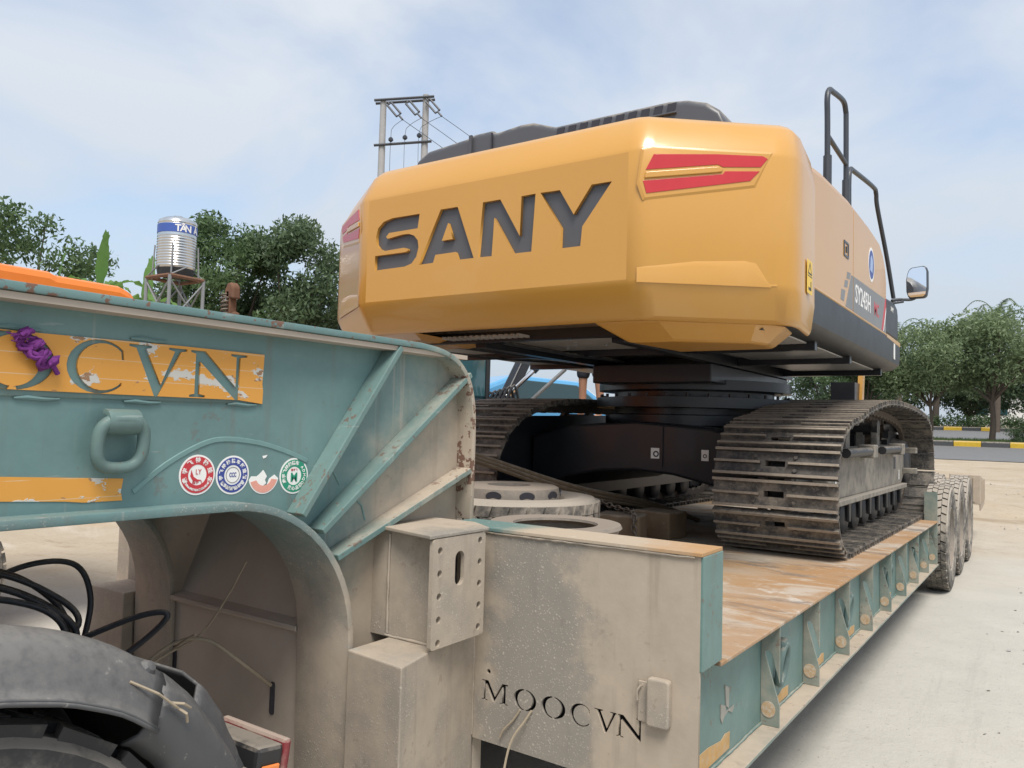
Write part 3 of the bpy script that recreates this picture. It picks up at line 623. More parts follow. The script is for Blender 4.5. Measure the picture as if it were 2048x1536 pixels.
def make_wheel(name,R,W,mt,mr,blocks=36):
    """local coords, axle along X; tyre mesh with tread blocks, rim as sub part"""
    w=MB(); prof=[(R*.56,-W*.36),(R*.62,-W*.44),(R*.80,-W*.5),(R*.93,-W*.47),(R*.962,-W*.40),(R*.962,W*.40),(R*.93,W*.47),(R*.80,W*.5),(R*.62,W*.44),(R*.56,W*.36)]
    w.lathe(prof,(0,0,0),X_,56)
    for row in range(4):
        xa=-W*.42+row*W*.212; xb=xa+W*.195
        for k in range(blocks):
            a=2*math.pi*(k+.5*(row%2))/blocks; b=a+2*math.pi/blocks*.80; sk=.035*(1 if row%2 else -1)
            v=[]
            for r in (R*.955,R): 
                for x,q in ((xa,a),(xb,a+sk),(xb,b+sk),(xa,b)): v.append((x,r*math.cos(q),r*math.sin(q)))
            w.add(v,[(0,1,2,3),(4,7,6,5),(0,4,5,1),(1,5,6,2),(2,6,7,3),(3,7,4,0)])
    me=w.mesh('tyre'); o=bpy.data.objects.new(name,me); COL.objects.link(o); me.materials.append(mt)
    r=MB(); r.lathe([(R*.575,-W*.40),(R*.575,W*.42),(R*.555,W*.43),(R*.54,W*.36),(R*.50,W*.30),(R*.48,W*.02),(R*.36,-W*.02),(R*.26,.02),(R*.255,W*.30),(R*.20,W*.34),(.0,W*.35)],(0,0,0),X_,40)
    for k in range(10):
        q=2*math.pi*k/10; r.lathe([(.018,.02),(.018,W*.12),(0,W*.125)],(0,R*.31*math.cos(q),R*.31*math.sin(q)),X_,6)
    rm=r.mesh('rim'); ro=bpy.data.objects.new('rim',rm); COL.objects.link(ro); rm.materials.append(mr); ro.parent=o
    for m2 in (rm,): m2.polygons.foreach_set('use_smooth',[True]*len(m2.polygons)); 
    e=ro.modifiers.new('split','EDGE_SPLIT'); e.split_angle=math.radians(35)
    return o
def ringtext(name,txt,cy,cz,r,size,a0,a1,fr,mat,parent,flip=False):
    """characters set round a circle, joined as one printed part"""
    objs=[]
    for i,ch in enumerate(txt):
        q=math.radians(a0+(a1-a0)*(i/(max(1,len(txt)-1)))); 
        objs.append(textmesh('c',ch,size,fr,(cy+r*math.cos(q),cz+r*math.sin(q),.0026),mat,None,rot=(q+math.pi/2 if flip else q-math.pi/2),depth=.0003,bold=.0004))
    bm=bmesh.new()
    for o in objs: bm.from_mesh(o.data); bpy.data.objects.remove(o)
    me=bpy.data.meshes.new(name); bm.to_mesh(me); bm.free(); return link(name,me,mat,parent)
def stickers(T,web):
    fr=frX(web)
    def disc(cy,cz,col,name,lab,arc=None):
        b=MB().prism(circ(cy,cz,.0585,40),fr,.0004,.0014).build('sticker',M_['white'],T,label=lab)
        fillplate('sticker_ring',[circ(cy,cz,.053,40),circ(cy,cz,.030,32)],fr,.0014,.0022,col,b); return b
    b=disc(1.372,1.525,M_['sred'],'r','round red and white sticker')
    ringtext('sticker_print','鑫宇飞特种挂车',1.372,1.525,.0415,.017,200,-20,fr,M_['white'],b)
    ringtext('sticker_print','XINYUFEITEZHONGGUACHE',1.372,1.525,.044,.008,215,325,fr,M_['white'],b,True)
    MB().prism([(1.352,1.54),(1.349,1.522),(1.358,1.508),(1.375,1.505),(1.385,1.51),(1.372,1.512),(1.360,1.52)],fr,.0016,.0024).build('sticker_emblem',M_['sred'],b)
    textmesh('sticker_print','LY',.022,fr,(1.375,1.533,.002),M_['sred'],b,depth=.0004,sx=.8); textmesh('sticker_print','鑫宇飞',.011,fr,(1.372,1.503,.002),M_['sred'],b,depth=.0004)
    b=disc(1.492,1.520,M_['sblue'],'b','round blue and white sticker with three letters C')
    ringtext('sticker_print','鑫宇飞特种挂车打造精品',1.492,1.520,.0415,.014,215,-35,fr,M_['white'],b); ringtext('sticker_print','国家强制产品认证',1.492,1.520,.0415,.012,232,308,fr,M_['white'],b,True)
    fillplate('sticker_emblem',[circ(1.492,1.520,.024,28),circ(1.492,1.520,.0228,28)],fr,.0016,.0024,M_['sdark'],b); textmesh('sticker_print','CCC',.019,fr,(1.492,1.520,.002),M_['sblue'],b,depth=.0004,sx=.62,bold=.0005)
    # torn sticker : pink remains
    c=(1.607,1.513); 
    P=circ(c[0],c[1],.057,16,None,math.radians(192),math.radians(350),True)+[(1.648,1.515),(1.628,1.503),(1.62,1.483),(1.606,1.482),(1.617,1.489),(1.612,1.50),(1.619,1.511),(1.610,1.524),(1.604,1.531),(1.592,1.52),(1.58,1.512),(1.56,1.513)]
    b=MB().prism(P,fr,.0004,.0014).build('sticker',M_['white'],T,label='torn remains of a round pink sticker')
    fillplate('sticker_ring',[circ(c[0],c[1],.053,14,None,math.radians(200),math.radians(345),True)+circ(c[0],c[1],.031,10,None,math.radians(340),math.radians(205),True)],fr,.0014,.0022,M_['spink'],b)
    MB().prism([(1.598,1.575),(1.618,1.578),(1.612,1.570),(1.602,1.567)],fr,.0004,.0014).build('sticker_scrap',M_['white'],b)
    P=circ(1.727,1.508,.0585,36,None,math.radians(80),math.radians(402),True)+circ(1.727,1.508,.047,6,None,math.radians(35),math.radians(70),True)
    b=MB().prism(P,fr,.0004,.0014).build('sticker',M_['white'],T,label='round green and white sticker with a letter M')
    fillplate('sticker_ring',[circ(1.727,1.508,.053,40),circ(1.727,1.508,.030,32)],fr,.0014,.0022,M_['sgreen'],b)
    ringtext('sticker_print','鑫宇飞特种挂车',1.727,1.508,.0415,.015,200,75,fr,M_['white'],b); ringtext('sticker_print','放心品牌',1.727,1.508,.0415,.014,245,310,fr,M_['white'],b,True); ringtext('sticker_print','ADMQO',1.727,1.508,.0415,.014,40,-35,fr,M_['white'],b)
    textmesh('sticker_print','M',.040,fr,(1.727,1.502,.002),M_['sgreen'],b,depth=.0004,bold=.0012,sx=.95); textmesh('sticker_print','鑫宇飞',.009,fr,(1.727,1.527,.002),M_['sred'],b,depth=.0004)
TR=trailer()
def deck_load():
    # purple rope knot on the gooseneck lettering
    m=MB(); pts=[]
    for i in range(60):
        t=i/59; q=t*22; pts.append((-2.008+.012*math.sin(q*1.3),.872+.075*t+.013*math.cos(q),1.880-.075*t+.012*math.sin(q)))
    m.tube(pts,.0065,7); m.tube([(p[0]+.006*math.sin(i*.9),p[1]+.010*math.cos(i*1.31),p[2]+.011*math.sin(i*1.31+1)) for i,p in enumerate(pts)],.0055,6); m.tube([(p[0]+.004,p[1]+.012*math.sin(i*.77+2),p[2]+.008*math.cos(i*.77)) for i,p in enumerate(pts)],.0055,6)
    for k in range(14): m.tube([(-2.0,.872+random.uniform(-.02,.02),1.875+random.uniform(-.015,.015)),(-1.995,.868+random.uniform(-.035,.035),1.88+random.uniform(-.03,.02))],.0016,4)
    m.tube(spline([(-2.01,.945,1.815),(-2.012,.955,1.80),(-2.013,.962,1.79)],4),.006,6)
    m.build('purple_rope',M_['purple'],smooth=60,label='frayed purple rope knotted over the yellow lettering panel',cat='rope')
    # spare wheel lying flat on timbers
    r=make_wheel('spare_wheel',.54,.29,M_['rubberd'],M_['rim']); r.location=(-2.62,3.85,1.14); r.rotation_euler=(0,math.radians(-90),0)
    tag(r,'dusty spare wheel lying flat behind the gooseneck','spare wheel')
    hb=MB(); hb.lathe([(.30,.02),(.31,.12),(.295,.185),(.275,.195),(.13,.195),(.125,.15)],(0,0,0),X_,40); ho=hb.build('hub_disc',M_['rim'],None,smooth=35); ho.parent=r
    for k in range(10):
        q=2*math.pi*(k+.5)/10; c=Vector((.15,.3035*math.cos(q),.3035*math.sin(q))); tq=Vector((0,-math.sin(q),math.cos(q))); rd=Vector((-.12,math.cos(q),math.sin(q))).normalized()
        hh=MB().prism(circ(0,0,.046,14,.026),(c,tq,rd.cross(tq),rd),-.004,.003).build('hub_hole',M_['sdark'],None); hh.parent=ho
    for y in (3.55,4.15): 
        MB().bb(-3.1,-2.15,y-.06,y+.06,dz(y),dz(y)+.105).build('timber_bearer',M_['wood'],bevel=.006,label='timber bearer under the spare wheel, '+('nearer to the gooseneck' if y<3.8 else 'nearer to the excavator'),cat='timber')
    # loose rim
    m=MB(); R=.285; m.lathe([(R,.0),(R+.012,.01),(R+.01,.03),(R-.02,.05),(R-.035,.09),(R-.035,.16),(R-.01,.20),(R+.0,.225),(R+.012,.235),(R+.005,.25),(R-.025,.252),(R-.05,.247),(R-.095,.247),(R-.098,.236),(R-.06,.22),(R-.05,.05),(R-.02,.0),(R,0)],(-1.80,3.02,dz(3)+.105),Z_,48)
    lr=m.build('loose_rim',M_['rim'],smooth=35,label='bare pale wheel rim lying on the deck behind the front plate',cat='wheel rim')
    # lugs on rim
    for k in range(3):
        q=math.radians(-20+k*120); c=Vector((-1.80+.29*math.cos(q),3.02+.29*math.sin(q),dz(3)+.285)); MB(Matrix.Translation(c)@Matrix.Rotation(q,4,'Z')).bb(-.01,.055,-.05,.05,-.015,.012).build('rim_lug',M_['rim'],lr,bevel=.01)
    # timber blocks with a chain
    for (x,y,a,lab) in ((-2.50,5.12,.2,'weathered timber block with chain lying over it, nearer the camera'),(-2.42,5.62,-.15,'weathered timber block behind the chained one')):
        b=MB(Matrix.Translation((x,y,dz(y)))@Matrix.Rotation(a,4,'Z')); b.bb(-.16,.16,-.13,.13,0,.20); b.build('timber_block',M_['wood'],bevel=.014,label=lab,cat='timber block')
    P=spline([(-3.05,5.45,dz(5.4)+.30),(-2.85,5.3,dz(5)+.27),(-2.62,5.2,dz(5)+.235),(-2.45,5.12,dz(5)+.222),(-2.36,5.03,dz(5)+.215),(-2.33,4.97,dz(5)+.10),(-2.26,4.96,dz(5)+.03),(-2.1,5.0,dz(5)+.02),(-1.95,4.98,dz(5)+.02),(-1.86,5.0,dz(5)+.02)],14)
    L=0; links=[P[0]]
    for a,b in zip(P,P[1:]):
        L+=(b-a).length
        if L>.042: links.append(b); L=0
    ch=thing('chain',(-2.4,5.1,dz(5)),'rusty steel chain draped over timber block','chain')
    for i in range(len(links)-1):
        a,b=links[i],links[i+1]; d=(b-a).normalized(); n=d.orthogonal().normalized()
        n=Matrix.Rotation(math.pi/2*(i%2)+.4,3,d)@n; c=(a+b)/2; pts=[c+d*(.032*math.cos(q))+n*(.017*math.sin(q)) for q in [2*math.pi*k/10 for k in range(10)]]
        MB().tube(pts,.0065,5,closed=True).build('chain_link',M_['chain'],ch,smooth=60)
    # wooden planks / tarpaulin strip leaning by the gooseneck
    for i in range(3):
        m=MB(); m.tube(spline([(-3.55+.05*i,3.9,1.62-.03*i),(-3.3+.04*i,4.5,1.45-.03*i),(-3.0,5.3,1.22-.03*i),(-2.75,6.2,1.05-.02*i),(-2.6,6.9,dz(6.9)+.02)],6),.022-.004*i,7)
        m.build('strap',M_['wood'],smooth=60,label=['thick brown lashing hose sagging under the excavator','middle brown lashing hose under the excavator','lowest thin brown lashing hose under the excavator'][i],cat='lashing',group='lashing hoses on the deck')
deck_load()
# ------------------------------------------------------------------ excavator
EX=-2.61
LET={'S':[(-3.084,2.94),(-3.305,2.941),(-3.377,2.927),(-3.422,2.892),(-3.438,2.84),(-3.432,2.79),(-3.405,2.76),(-3.36,2.742),(-3.204,2.746),(-3.174,2.738),(-3.169,2.723),(-3.189,2.718),(-3.44,2.718),(-3.44,2.626),(-3.192,2.629),(-3.137,2.643),(-3.1,2.681),(-3.085,2.737),(-3.093,2.78),(-3.124,2.812),(-3.166,2.827),(-3.215,2.829),(-3.339,2.816),(-3.353,2.83),(-3.329,2.851),(-3.097,2.853)],
'A':[(-2.921,2.944),(-2.795,2.943),(-2.668,2.631),(-2.78,2.631),(-2.801,2.679),(-2.952,2.677),(-2.968,2.631),(-3.081,2.629)],'a':[(-2.863,2.856),(-2.823,2.758),(-2.906,2.755)],
'N':[(-2.613,2.944),(-2.493,2.944),(-2.356,2.722),(-2.351,2.942),(-2.26,2.943),(-2.278,2.628),(-2.394,2.629),(-2.531,2.845),(-2.542,2.629),(-2.638,2.631)],
'Y':[(-2.229,2.943),(-2.108,2.940),(-2.02,2.798),(-1.917,2.941),(-1.8,2.94),(-1.967,2.728),(-1.976,2.626),(-2.096,2.626),(-2.094,2.738)]}
def counterweight(E):
    YC=3.5
    # plan outline (half, measured from the machine's centre line): (dx, y)
    half=[(0,YC),(.90,YC),(.945,YC+.004),(.985,YC+.018),(1.02,YC+.045),(1.50,YC+.43),(1.555,YC+.48),(1.585,YC+.54),(1.59,YC+.66),(1.55,YC+1.075)]
    # levels: z, inset centre (dy), outward shrink of sides
    lev=[(2.33,.30,.10),(2.235,.14,.03),(2.26,.10,.015),(2.40,.012,.0),(2.43,0,0),(3.075,0,0),(3.10,.006,.002),(3.255,.085,.022),(3.30,.13,.05),(3.335,.22,.11),(3.345,.40,.24)]
    m=MB(); ring=[]
    full=[(-dx-.10*max(0,(dx-1.02)/.5) if y<YC+.7 else -dx,y) for dx,y in reversed(half[1:])]+half
    n=len(full)
    for z,dy,sh in lev:
        for dx,y in full:
            k=abs(dx)/1.575; f=1-.75*max(0,(y-YC-.4))/.7 if y>YC+.4 else 1
            yy=y+dy*max(.0,f); xx=EX+dx*(1-sh)
            if z>3.1: # right shoulder slopes down on the outer side
                pass
            m.V.append(Vector((xx,yy,z)))
    for i in range(len(lev)-1):
        for j in range(n-1):
            c=(full[j][0]+full[j+1][0])/2
            if lev[i][0]==2.43 and abs(c)<.9: continue
            m.F.append((i*n+j,i*n+j+1,(i+1)*n+j+1,(i+1)*n+j))
    t=len(lev)-1; m.F.append(tuple(t*n+j for j in range(n))); m.F.append(tuple(reversed(range(n))))
    cw=m.build('counterweight',M_['yel'],E,smooth=28,bevel=.02,label='ochre yellow counterweight with faceted corners')
    pan=[(EX-.9,2.43),(EX+.9,2.43),(EX+.9,3.075),(EX-.9,3.075)]
    p=fillplate('rear_panel',[pan]+[LET[k] for k in 'SAaNY'],frY(YC),-.022,0,M_['yel'],E)
    def grow(P,d):
        k=len(P); ar=sum(P[i][0]*P[(i+1)%k][1]-P[(i+1)%k][0]*P[i][1] for i in range(k)); s=1 if ar>0 else -1; R=[]
        for i in range(k):
            a=Vector(P[i-1]);b=Vector(P[i]);c=Vector(P[(i+1)%k]); n1=Vector(((b-a).y,-(b-a).x)).normalized()*s; n2=Vector(((c-b).y,-(c-b).x)).normalized()*s
            q=(n1+n2); q=q/max(.35,q.length_squared)*2*d/1 if q.length>1e-5 else n1*d; R.append((b.x+q.x*.5*1,b.y+q.y*.5*1))
        return R
    for k in 'SANY':
        MB().prism(grow(LET[k],.012),frY(YC+.0225),-.006,0).build('letter',M_['letter'],p)
    MB().bb(EX-.9,EX+.9,YC+.029,YC+.04,2.43,3.075).build('panel_back',M_['yel'],p)
    # chamfer details on both corners
    for s in (1,-1):
        u=Vector((.46*s,.37,0)).normalized(); o=Vector((EX+1.0*s,YC+.03,0)); nn=Vector((u.y*s,-abs(u.x),0)); nn=Vector((.37*s,-.46,0)).normalized()
        if s<0: u=Vector((-.576,.385,0)).normalized(); o=Vector((EX-1.02,YC+.045,0)); nn=Vector((-.385,-.576,0)).normalized()
        k0=.05
        def pl(P): return [((a-k0)*.78*s if False else (a-k0)*.78,b) for a,b in P]
        fr=(o,u,Z_,nn) if s>0 else (o,u,Z_,nn)
        r1=[(.075,3.055),(.40,3.072),(.645,3.075),(.672,3.062),(.635,3.018),(.435,3.008),(.41,3.020),(.035,2.975)]; r2=[(.022,2.918),(.435,2.972),(.448,2.988),(.63,2.997),(.58,2.945),(.04,2.856)]
        fo=[(.025,3.07),(.075,3.085),(.69,3.088),(.60,2.925),(.035,2.835),(.003,2.918)]
        sc=lambda P:[((a-.055)*(.98 if s>0 else 1.05),b) for a,b in P]
        g=MB(); P=sc(fo); O=[(a+(-.012 if a<.3 else .012),b+(.014 if b>3 else -.014)) for a,b in P]
        kk=len(P)
        vs=[o+u*a+Z_*b+nn*.0005 for a,b in O]+[o+u*a+Z_*b+nn*.0065 for a,b in P]
        g.add(vs,[(i,(i+1)%kk,(i+1)%kk+kk,i+kk) for i in range(kk)]+[tuple(range(kk,2*kk))])
        lf=g.build('reflector_frame',M_['yel'],E,smooth=20)
        for P in (r1,r2): MB().prism(sc(P),(o,u,Z_,nn),.0066,.0095).build('reflector',M_['red'],lf,bevel=.001)
        MB().prism(sc([(.033,2.962),(.41,3.008),(.437,3.0),(.43,2.982),(.40,2.977),(.028,2.930)]),(o,u,Z_,nn),.0066,.016).build('reflector_bar',M_['yel'],lf,bevel=.004)
        # sculpted crease low on the corner
        A=sc([(.0,2.485),(.30,2.53),(.56,2.545),(.62,2.535),(.735,2.42)]); B=sc([(.0,2.482),(.30,2.503),(.56,2.50),(.60,2.488),(.70,2.418)])
        vs=[o+u*a+Z_*b+nn*.0005 for a,b in A]+[o+u*a+Z_*b+nn*k for (a,b),k in zip(B,(.0006,.007,.011,.011,.001))]+[o+u*a+Z_*2.412+nn*k for (a,b),k in zip(B,(.0006,.004,.004,.004,.001))]
        g=MB(); g.add(vs,[(i,i+1,i+6,i+5) for i in range(4)]+[(i+5,i+6,i+11,i+10) for i in range(4)]); g.build('corner_crease',M_['yel'],E,smooth=30)
    for s in (1,-1):
        P=[(EX+.62*s,3.64),(EX+.98*s,3.70),(EX+1.40*s,4.0),(EX+1.50*s,4.2),(EX+1.46*s,4.5),(EX+.70*s,4.5)]; B=[(EX+.74*s,3.86),(EX+1.0*s,3.90),(EX+1.33*s,4.12),(EX+1.38*s,4.25),(EX+1.36*s,4.45),(EX+.80*s,4.45)]
        vs=[Vector((x,y,2.25)) for x,y in P]+[Vector((x,y,2.155 if s>0 else 2.225)) for x,y in B]
        g=MB(); g.add(vs,[(i,(i+1)%6,(i+1)%6+6,i+6) for i in range(6)]+[tuple(range(6,12)),tuple(range(6))]); g.build('counterweight_foot',M_['yel'],E,bevel=.02)
    # warning label
    w=MB(); fr=(Vector((EX+1.592,4.15,0)),Vector((-.04,1,0)).normalized(),Z_,Vector((1,.04,0)).normalized())
    w.prism(rrect(.09,.22,2.43,2.61,.006),fr,.0005,.003); wl=w.build('warning_label',M_['warn'],E)
    fillplate('label_print',[[(.105,2.535),(.205,2.535),(.155,2.60)],[(.12,2.543),(.19,2.543),(.155,2.588)]],fr,.003,.004,M_['sdark'],wl); MB().prism([(.10,2.523),(.21,2.523),(.21,2.527),(.10,2.527)],fr,.003,.004).build('label_print',M_['sdark'],wl)
    MB().prism([(.12,2.45),(.19,2.45),(.19,2.50),(.175,2.50),(.175,2.465),(.12,2.465)],fr,.003,.004).build('label_print',M_['sdark'],wl)
def upper(E):
    counterweight(E)
    xs=-1.1; xl=2*EX-xs
    # engine housing
    P=[(4.55,2.54),(7.28,2.54),(7.28,3.0),(7.24,3.12),(7.14,3.22),(6.95,3.30),(6.4,3.335),(5.8,3.345),(5.0,3.31),(4.55,3.265)]
    body=MB().prism(P,frX(xl),.02,xs-xl-.012).build('engine_housing',M_['yel'],E,bevel=.05)
    # right side doors as separate panels
    fillplate('side_door',[[(4.60,2.545),(5.85,2.545),(5.85,3.27),(5.0,3.24),(4.60,3.205)]],frX(xs),-.013,.004,M_['yel'],E,bevel=.006)
    d2=fillplate('side_door',[[(5.862,2.545),(7.26,2.545),(7.26,2.98),(7.21,3.09),(7.10,3.18),(6.92,3.245),(6.4,3.275),(5.862,3.272)]],frX(xs),-.013,.004,M_['yel'],E,bevel=.006)
    f=frX(xs+.0042)
    l=fillplate('door_latch',[rrect(5.535,5.69,2.885,2.995,.01),rrect(5.555,5.67,2.90,2.98,.006)],f,0,.004,M_['black'],E); MB().bb(xs+.004,xs+.010,5.60,5.63,2.92,2.96).build('latch_key',M_['black'],l)
    band=MB().prism([(5.868,2.55),(7.255,2.55),(7.255,2.72),(7.2,2.835),(5.868,2.80)],f,0,.0012).build('model_band',M_['grey'],E,label='grey decal band with white model lettering')
    for P in ([(5.652,2.796),(5.766,2.804),(5.73,2.755),(5.626,2.747)],[(5.58,2.728),(5.682,2.738),(5.655,2.686),(5.546,2.676)],[(5.466,2.65),(5.592,2.658),(5.548,2.577),(5.442,2.577)],[(5.781,2.794),(5.848,2.799),(5.846,2.552),(5.60,2.552)]):
        MB().prism(P,f,0,.0012).build('decal_block',M_['grey'],E)
    textmesh('model_lettering','SY245H',.19,f,(5.925,2.684,.0018),M_['white'],band,sx=.98,align='LEFT',depth=.0006,bold=.0015)
    textmesh('model_lettering','MC',.15,f,(6.68,2.68,.0018),M_['sred'],band,sx=1.0,align='LEFT',depth=.0006,bold=.0015)
    MB().prism([(7.03,2.555),(7.10,2.555),(7.255,2.78),(7.255,2.84),(7.21,2.84)],f,.0012,.002).build('red_stripe',M_['sred'],band)
    MB().prism([(7.12,2.555),(7.14,2.555),(7.255,2.73),(7.255,2.77)],f,.0012,.002).build('white_stripe',M_['white'],band)
    rs=MB().prism(circ(6.56,3.01,.125,28,.135),f,0,.0012).build('round_sticker',M_['white'],E); MB().prism(circ(6.56,3.01,.105,28,.113),f,.0012,.002).build('sticker_print',M_['sblue'],rs); MB().prism([(6.50,2.96),(6.60,2.95),(6.62,3.04),(6.57,3.09),(6.52,3.06)],f,.002,.0026).build('sticker_print',simple('pale_blue',(.35,.45,.65),.5),rs)
    # front black storage box, skirts
    MB().prism([(7.285,2.545),(8.0,2.545),(7.99,2.80),(7.93,2.87),(7.80,2.895),(7.30,2.87)],frX(xs-.55),0,.548).build('storage_box',M_['skirt'],E,bevel=.03)
    textmesh('sticker_print','SANY',.06,frX(xs),(7.62,2.80,0),M_['white'],E,depth=.0006)
    MB().prism([(7.283,2.52),(8.02,2.50),(8.02,2.54),(7.283,2.548)],frX(xs-.5),0,.51).build('step_edge',M_['yel'],E)
    for s,x in ((1,xs),(-1,xl)):
        fr=[]
        for y in (4.42,8.0): fr.append((Vector((x,y,0)),Vector((s,0,0)),Z_))
        MB().sweep(fr,[(.008,2.532),(.012,2.40),(.004,2.33),(-.05,2.285),(-.14,2.27),(-.3,2.265),(-.3,2.3),(-.06,2.33),(-.03,2.532)]).build('side_skirt',M_['skirt'],E,smooth=35)
        MB().tube([(x+.002*s,4.56,2.537),(x+.002*s,7.28,2.537)],.010,8).build('skirt_trim',M_['yel'],E)
    MB().bb(xs+.0125,xs+.014,7.62,7.70,2.36,2.50).build('data_label',M_['white'],E)
    # belly: plates, rails and pipes under the platform
    MB().bb(xl+.06,xs-.1,4.15,8.0,2.285,2.315).build('platform_floor',M_['belly'],E)
    for x0,x1,y0,y1 in ((-4.05,-3.35,4.2,5.2),(-4.05,-3.35,5.26,6.3),(-4.05,-3.35,6.36,7.6),(-3.05,-2.2,4.2,5.15),(-1.95,-1.25,4.3,5.4),(-1.95,-1.25,5.5,7.6)):
        MB().bb(x0,x1,y0,y1,2.262,2.284).build('belly_plate',M_['belly'],E,bevel=.006)
    for x in (-3.12,-2.1): MB().bb(x-.04,x+.04,4.2,8.0,2.20,2.30).build('main_rail',M_['black'],E)
    for y in (4.1,5.23,6.33,7.7): MB().bb(-4.08,-1.2,y-.03,y+.03,2.22,2.284).build('cross_rail',M_['black'],E)
    for k in range(3): MB().tube(spline([(-4.0+.5*k,4.3,2.24),(-3.7+.4*k,5.0,2.22),(-3.5+.3*k,5.8,2.235),(-3.2+.1*k,6.6,2.2)],5),.014,6).build('belly_hose',M_['hose'],E)
    g=MB(); 
    for k in range(14): g.bb(-3.25+k*.045,-3.25+k*.045+.02,3.95,4.2,2.235,2.25)
    g.build('vent_grille',M_['belly'],E)
    for k in range(10):
        MB().lathe([(0,-.016),(.012,-.016),(.014,0)],(-2.9+.18*(k%5)+.05*(k//5),4.2+.5*(k//5)+.1*(k%3),2.262),Z_,8).build('bolt',M_['grey'],E)
    MB().bb(-3.1,-2.08,5.75,7.9,2.05,2.20).build('centre_frame',M_['black'],E,bevel=.01)
    # hood cover on the engine housing
    z0=3.27
    prof=[(-3.99,z0),(-3.985,3.60),(-3.93,3.69),(-3.84,3.74),(-3.43,3.775),(-3.41,3.79),(-3.24,3.79),(-3.22,3.765),(-3.0,3.785),(-2.90,3.78),(-2.72,3.715),(-1.90,3.715),(-1.78,3.70),(-1.66,3.66),(-1.58,3.60),(-1.545,3.53),(-1.54,z0)]
    lo=[(x,z0+(z-z0)*.96) for x,z in prof]
    m=MB(); yy=(4.42,4.44,6.3,6.5); n=len(prof)
    ins=[.03,0,0,.06]
    for y,i in zip(yy,ins):
        for x,z in prof: m.V.append(Vector((x,y,z-i*(1 if z>z0 else 0))))
    for a in range(3):
        for j in range(n-1): m.F.append((a*n+j,a*n+j+1,(a+1)*n+j+1,(a+1)*n+j))
    m.F.append(tuple(range(n))); m.F.append(tuple(reversed(range(3*n,4*n))))
    hc=m.build('hood_cover',M_['hood'],E,smooth=30,bevel=.012,label='dark grey plastic engine cover with louvres')
    # louvres: raised row with openings along the rear edge
    for k in range(10):
        x=-2.70+k*.088; MB().prism([(x,3.635),(x+.055,3.635),(x+.066,3.69),(x+.011,3.69)],(Vector((0,4.42,0)),X_,Z_,-Y_),-.001,.004).build('louvre_opening',M_['sdark'],hc)
    MB().bb(-2.72,-1.84,4.40,4.43,3.62,3.632).build('louvre_lip',M_['hood'],hc,bevel=.004)
    MB().bb(-3.43,-3.405,4.40,4.418,z0,3.775).build('cover_seam',M_['hood'],hc); MB().bb(-3.235,-3.225,4.405,4.4185,z0,3.76).build('cover_seam',M_['sdark'],hc)
    for x in (-3.20,-3.02): MB().bb(x,x+.09,4.2,4.3,3.28,3.50).build('lifting_eye',M_['yel'],E,bevel=.01)
    # handrails
    r=.019
    h=MB(); h.tube(spline([(-1.2,5.52,3.30),(-1.2,5.51,3.8),(-1.2,5.50,3.97),(-1.2,5.55,4.05),(-1.2,5.66,4.08),(-1.2,6.0,4.14),(-1.2,6.10,4.10),(-1.2,6.12,3.98),(-1.2,6.13,3.3)],6),r,10); h.tube([(-1.2,5.51,3.72),(-1.2,6.12,3.70)],r*.9,8)
    hr=h.build('handrail',M_['rail'],E,smooth=60)
    for y in (5.52,6.13): MB().tube([(-1.2,y,3.27),(-1.2,y,3.58)],.028,10).build('rail_socket',M_['rail'],hr)
    MB().tube(spline([(-1.2,6.24,3.3),(-1.2,6.23,3.60),(-1.2,6.28,3.70),(-1.2,6.42,3.73),(-1.2,7.25,3.83),(-1.2,7.40,3.81),(-1.2,7.47,3.70),(-1.16,7.72,3.30),(-1.13,7.9,2.95)],6),r,10).build('handrail',M_['rail'],E,smooth=60)
    # mirror
    a=MB(); a.tube(spline([(-1.15,7.93,2.93),(-1.1,7.97,2.945),(-1.0,8.02,2.945),(-.95,8.02,2.97),(-.945,8.03,3.0)],5),.014,8); a.tube([(-1.16,7.9,2.90),(-1.06,7.99,2.925)],.012,8); ma=a.build('mirror_arm',M_['rail'],E,smooth=60)
    fr=(Vector((-.948,8.0,3.10)),Vector((1,-.12,0)).normalized(),Vector((0,.05,1)).normalized(),Vector((-.12,-1,.05)).normalized())
    hs=MB().prism([(-.085,.09),(-.095,.03),(-.092,-.08),(-.075,-.135),(-.055,-.148),(.06,-.148),(.08,-.13),(.09,-.06),(.088,.10),(.075,.14),(.05,.152),(-.045,.145),(-.07,.13)],fr,-.06,0).build('mirror_housing',M_['rail'],E,bevel=.012)
    MB().prism([(-.077,.085),(-.086,.03),(-.083,-.075),(-.068,-.125),(-.05,-.138),(.055,-.138),(.072,-.12),(.081,-.055),(.079,.095),(.068,.13),(.045,.142),(-.04,.135),(-.063,.12)],fr,0.0005,.003).build('mirror_glass',M_['mirror'],hs)
    # cab, boom (mostly hidden from here)
    cab=MB().prism([(6.2,2.32),(8.2,2.32),(8.25,3.0),(7.9,3.75),(7.7,3.82),(6.3,3.82),(6.2,3.7)],frX(-4.1),0,1.0).build('cab',M_['yel'],E,bevel=.05)
    MB().prism([(6.4,2.75),(8.1,2.75),(8.12,3.0),(7.82,3.65),(6.4,3.68)],frX(-4.105),0,.004).build('cab_window',M_['glass'],cab); MB().prism([(6.4,2.75),(8.1,2.75),(8.12,3.0),(7.82,3.65),(6.4,3.68)],frX(-3.1),.0,.004).build('cab_window',M_['glass'],cab)
    MB().prism([(-4.0,2.8),(-3.2,2.8),(-3.2,3.65),(-4.0,3.65)],frY(6.2),0,.004).build('cab_window',M_['glass'],cab)
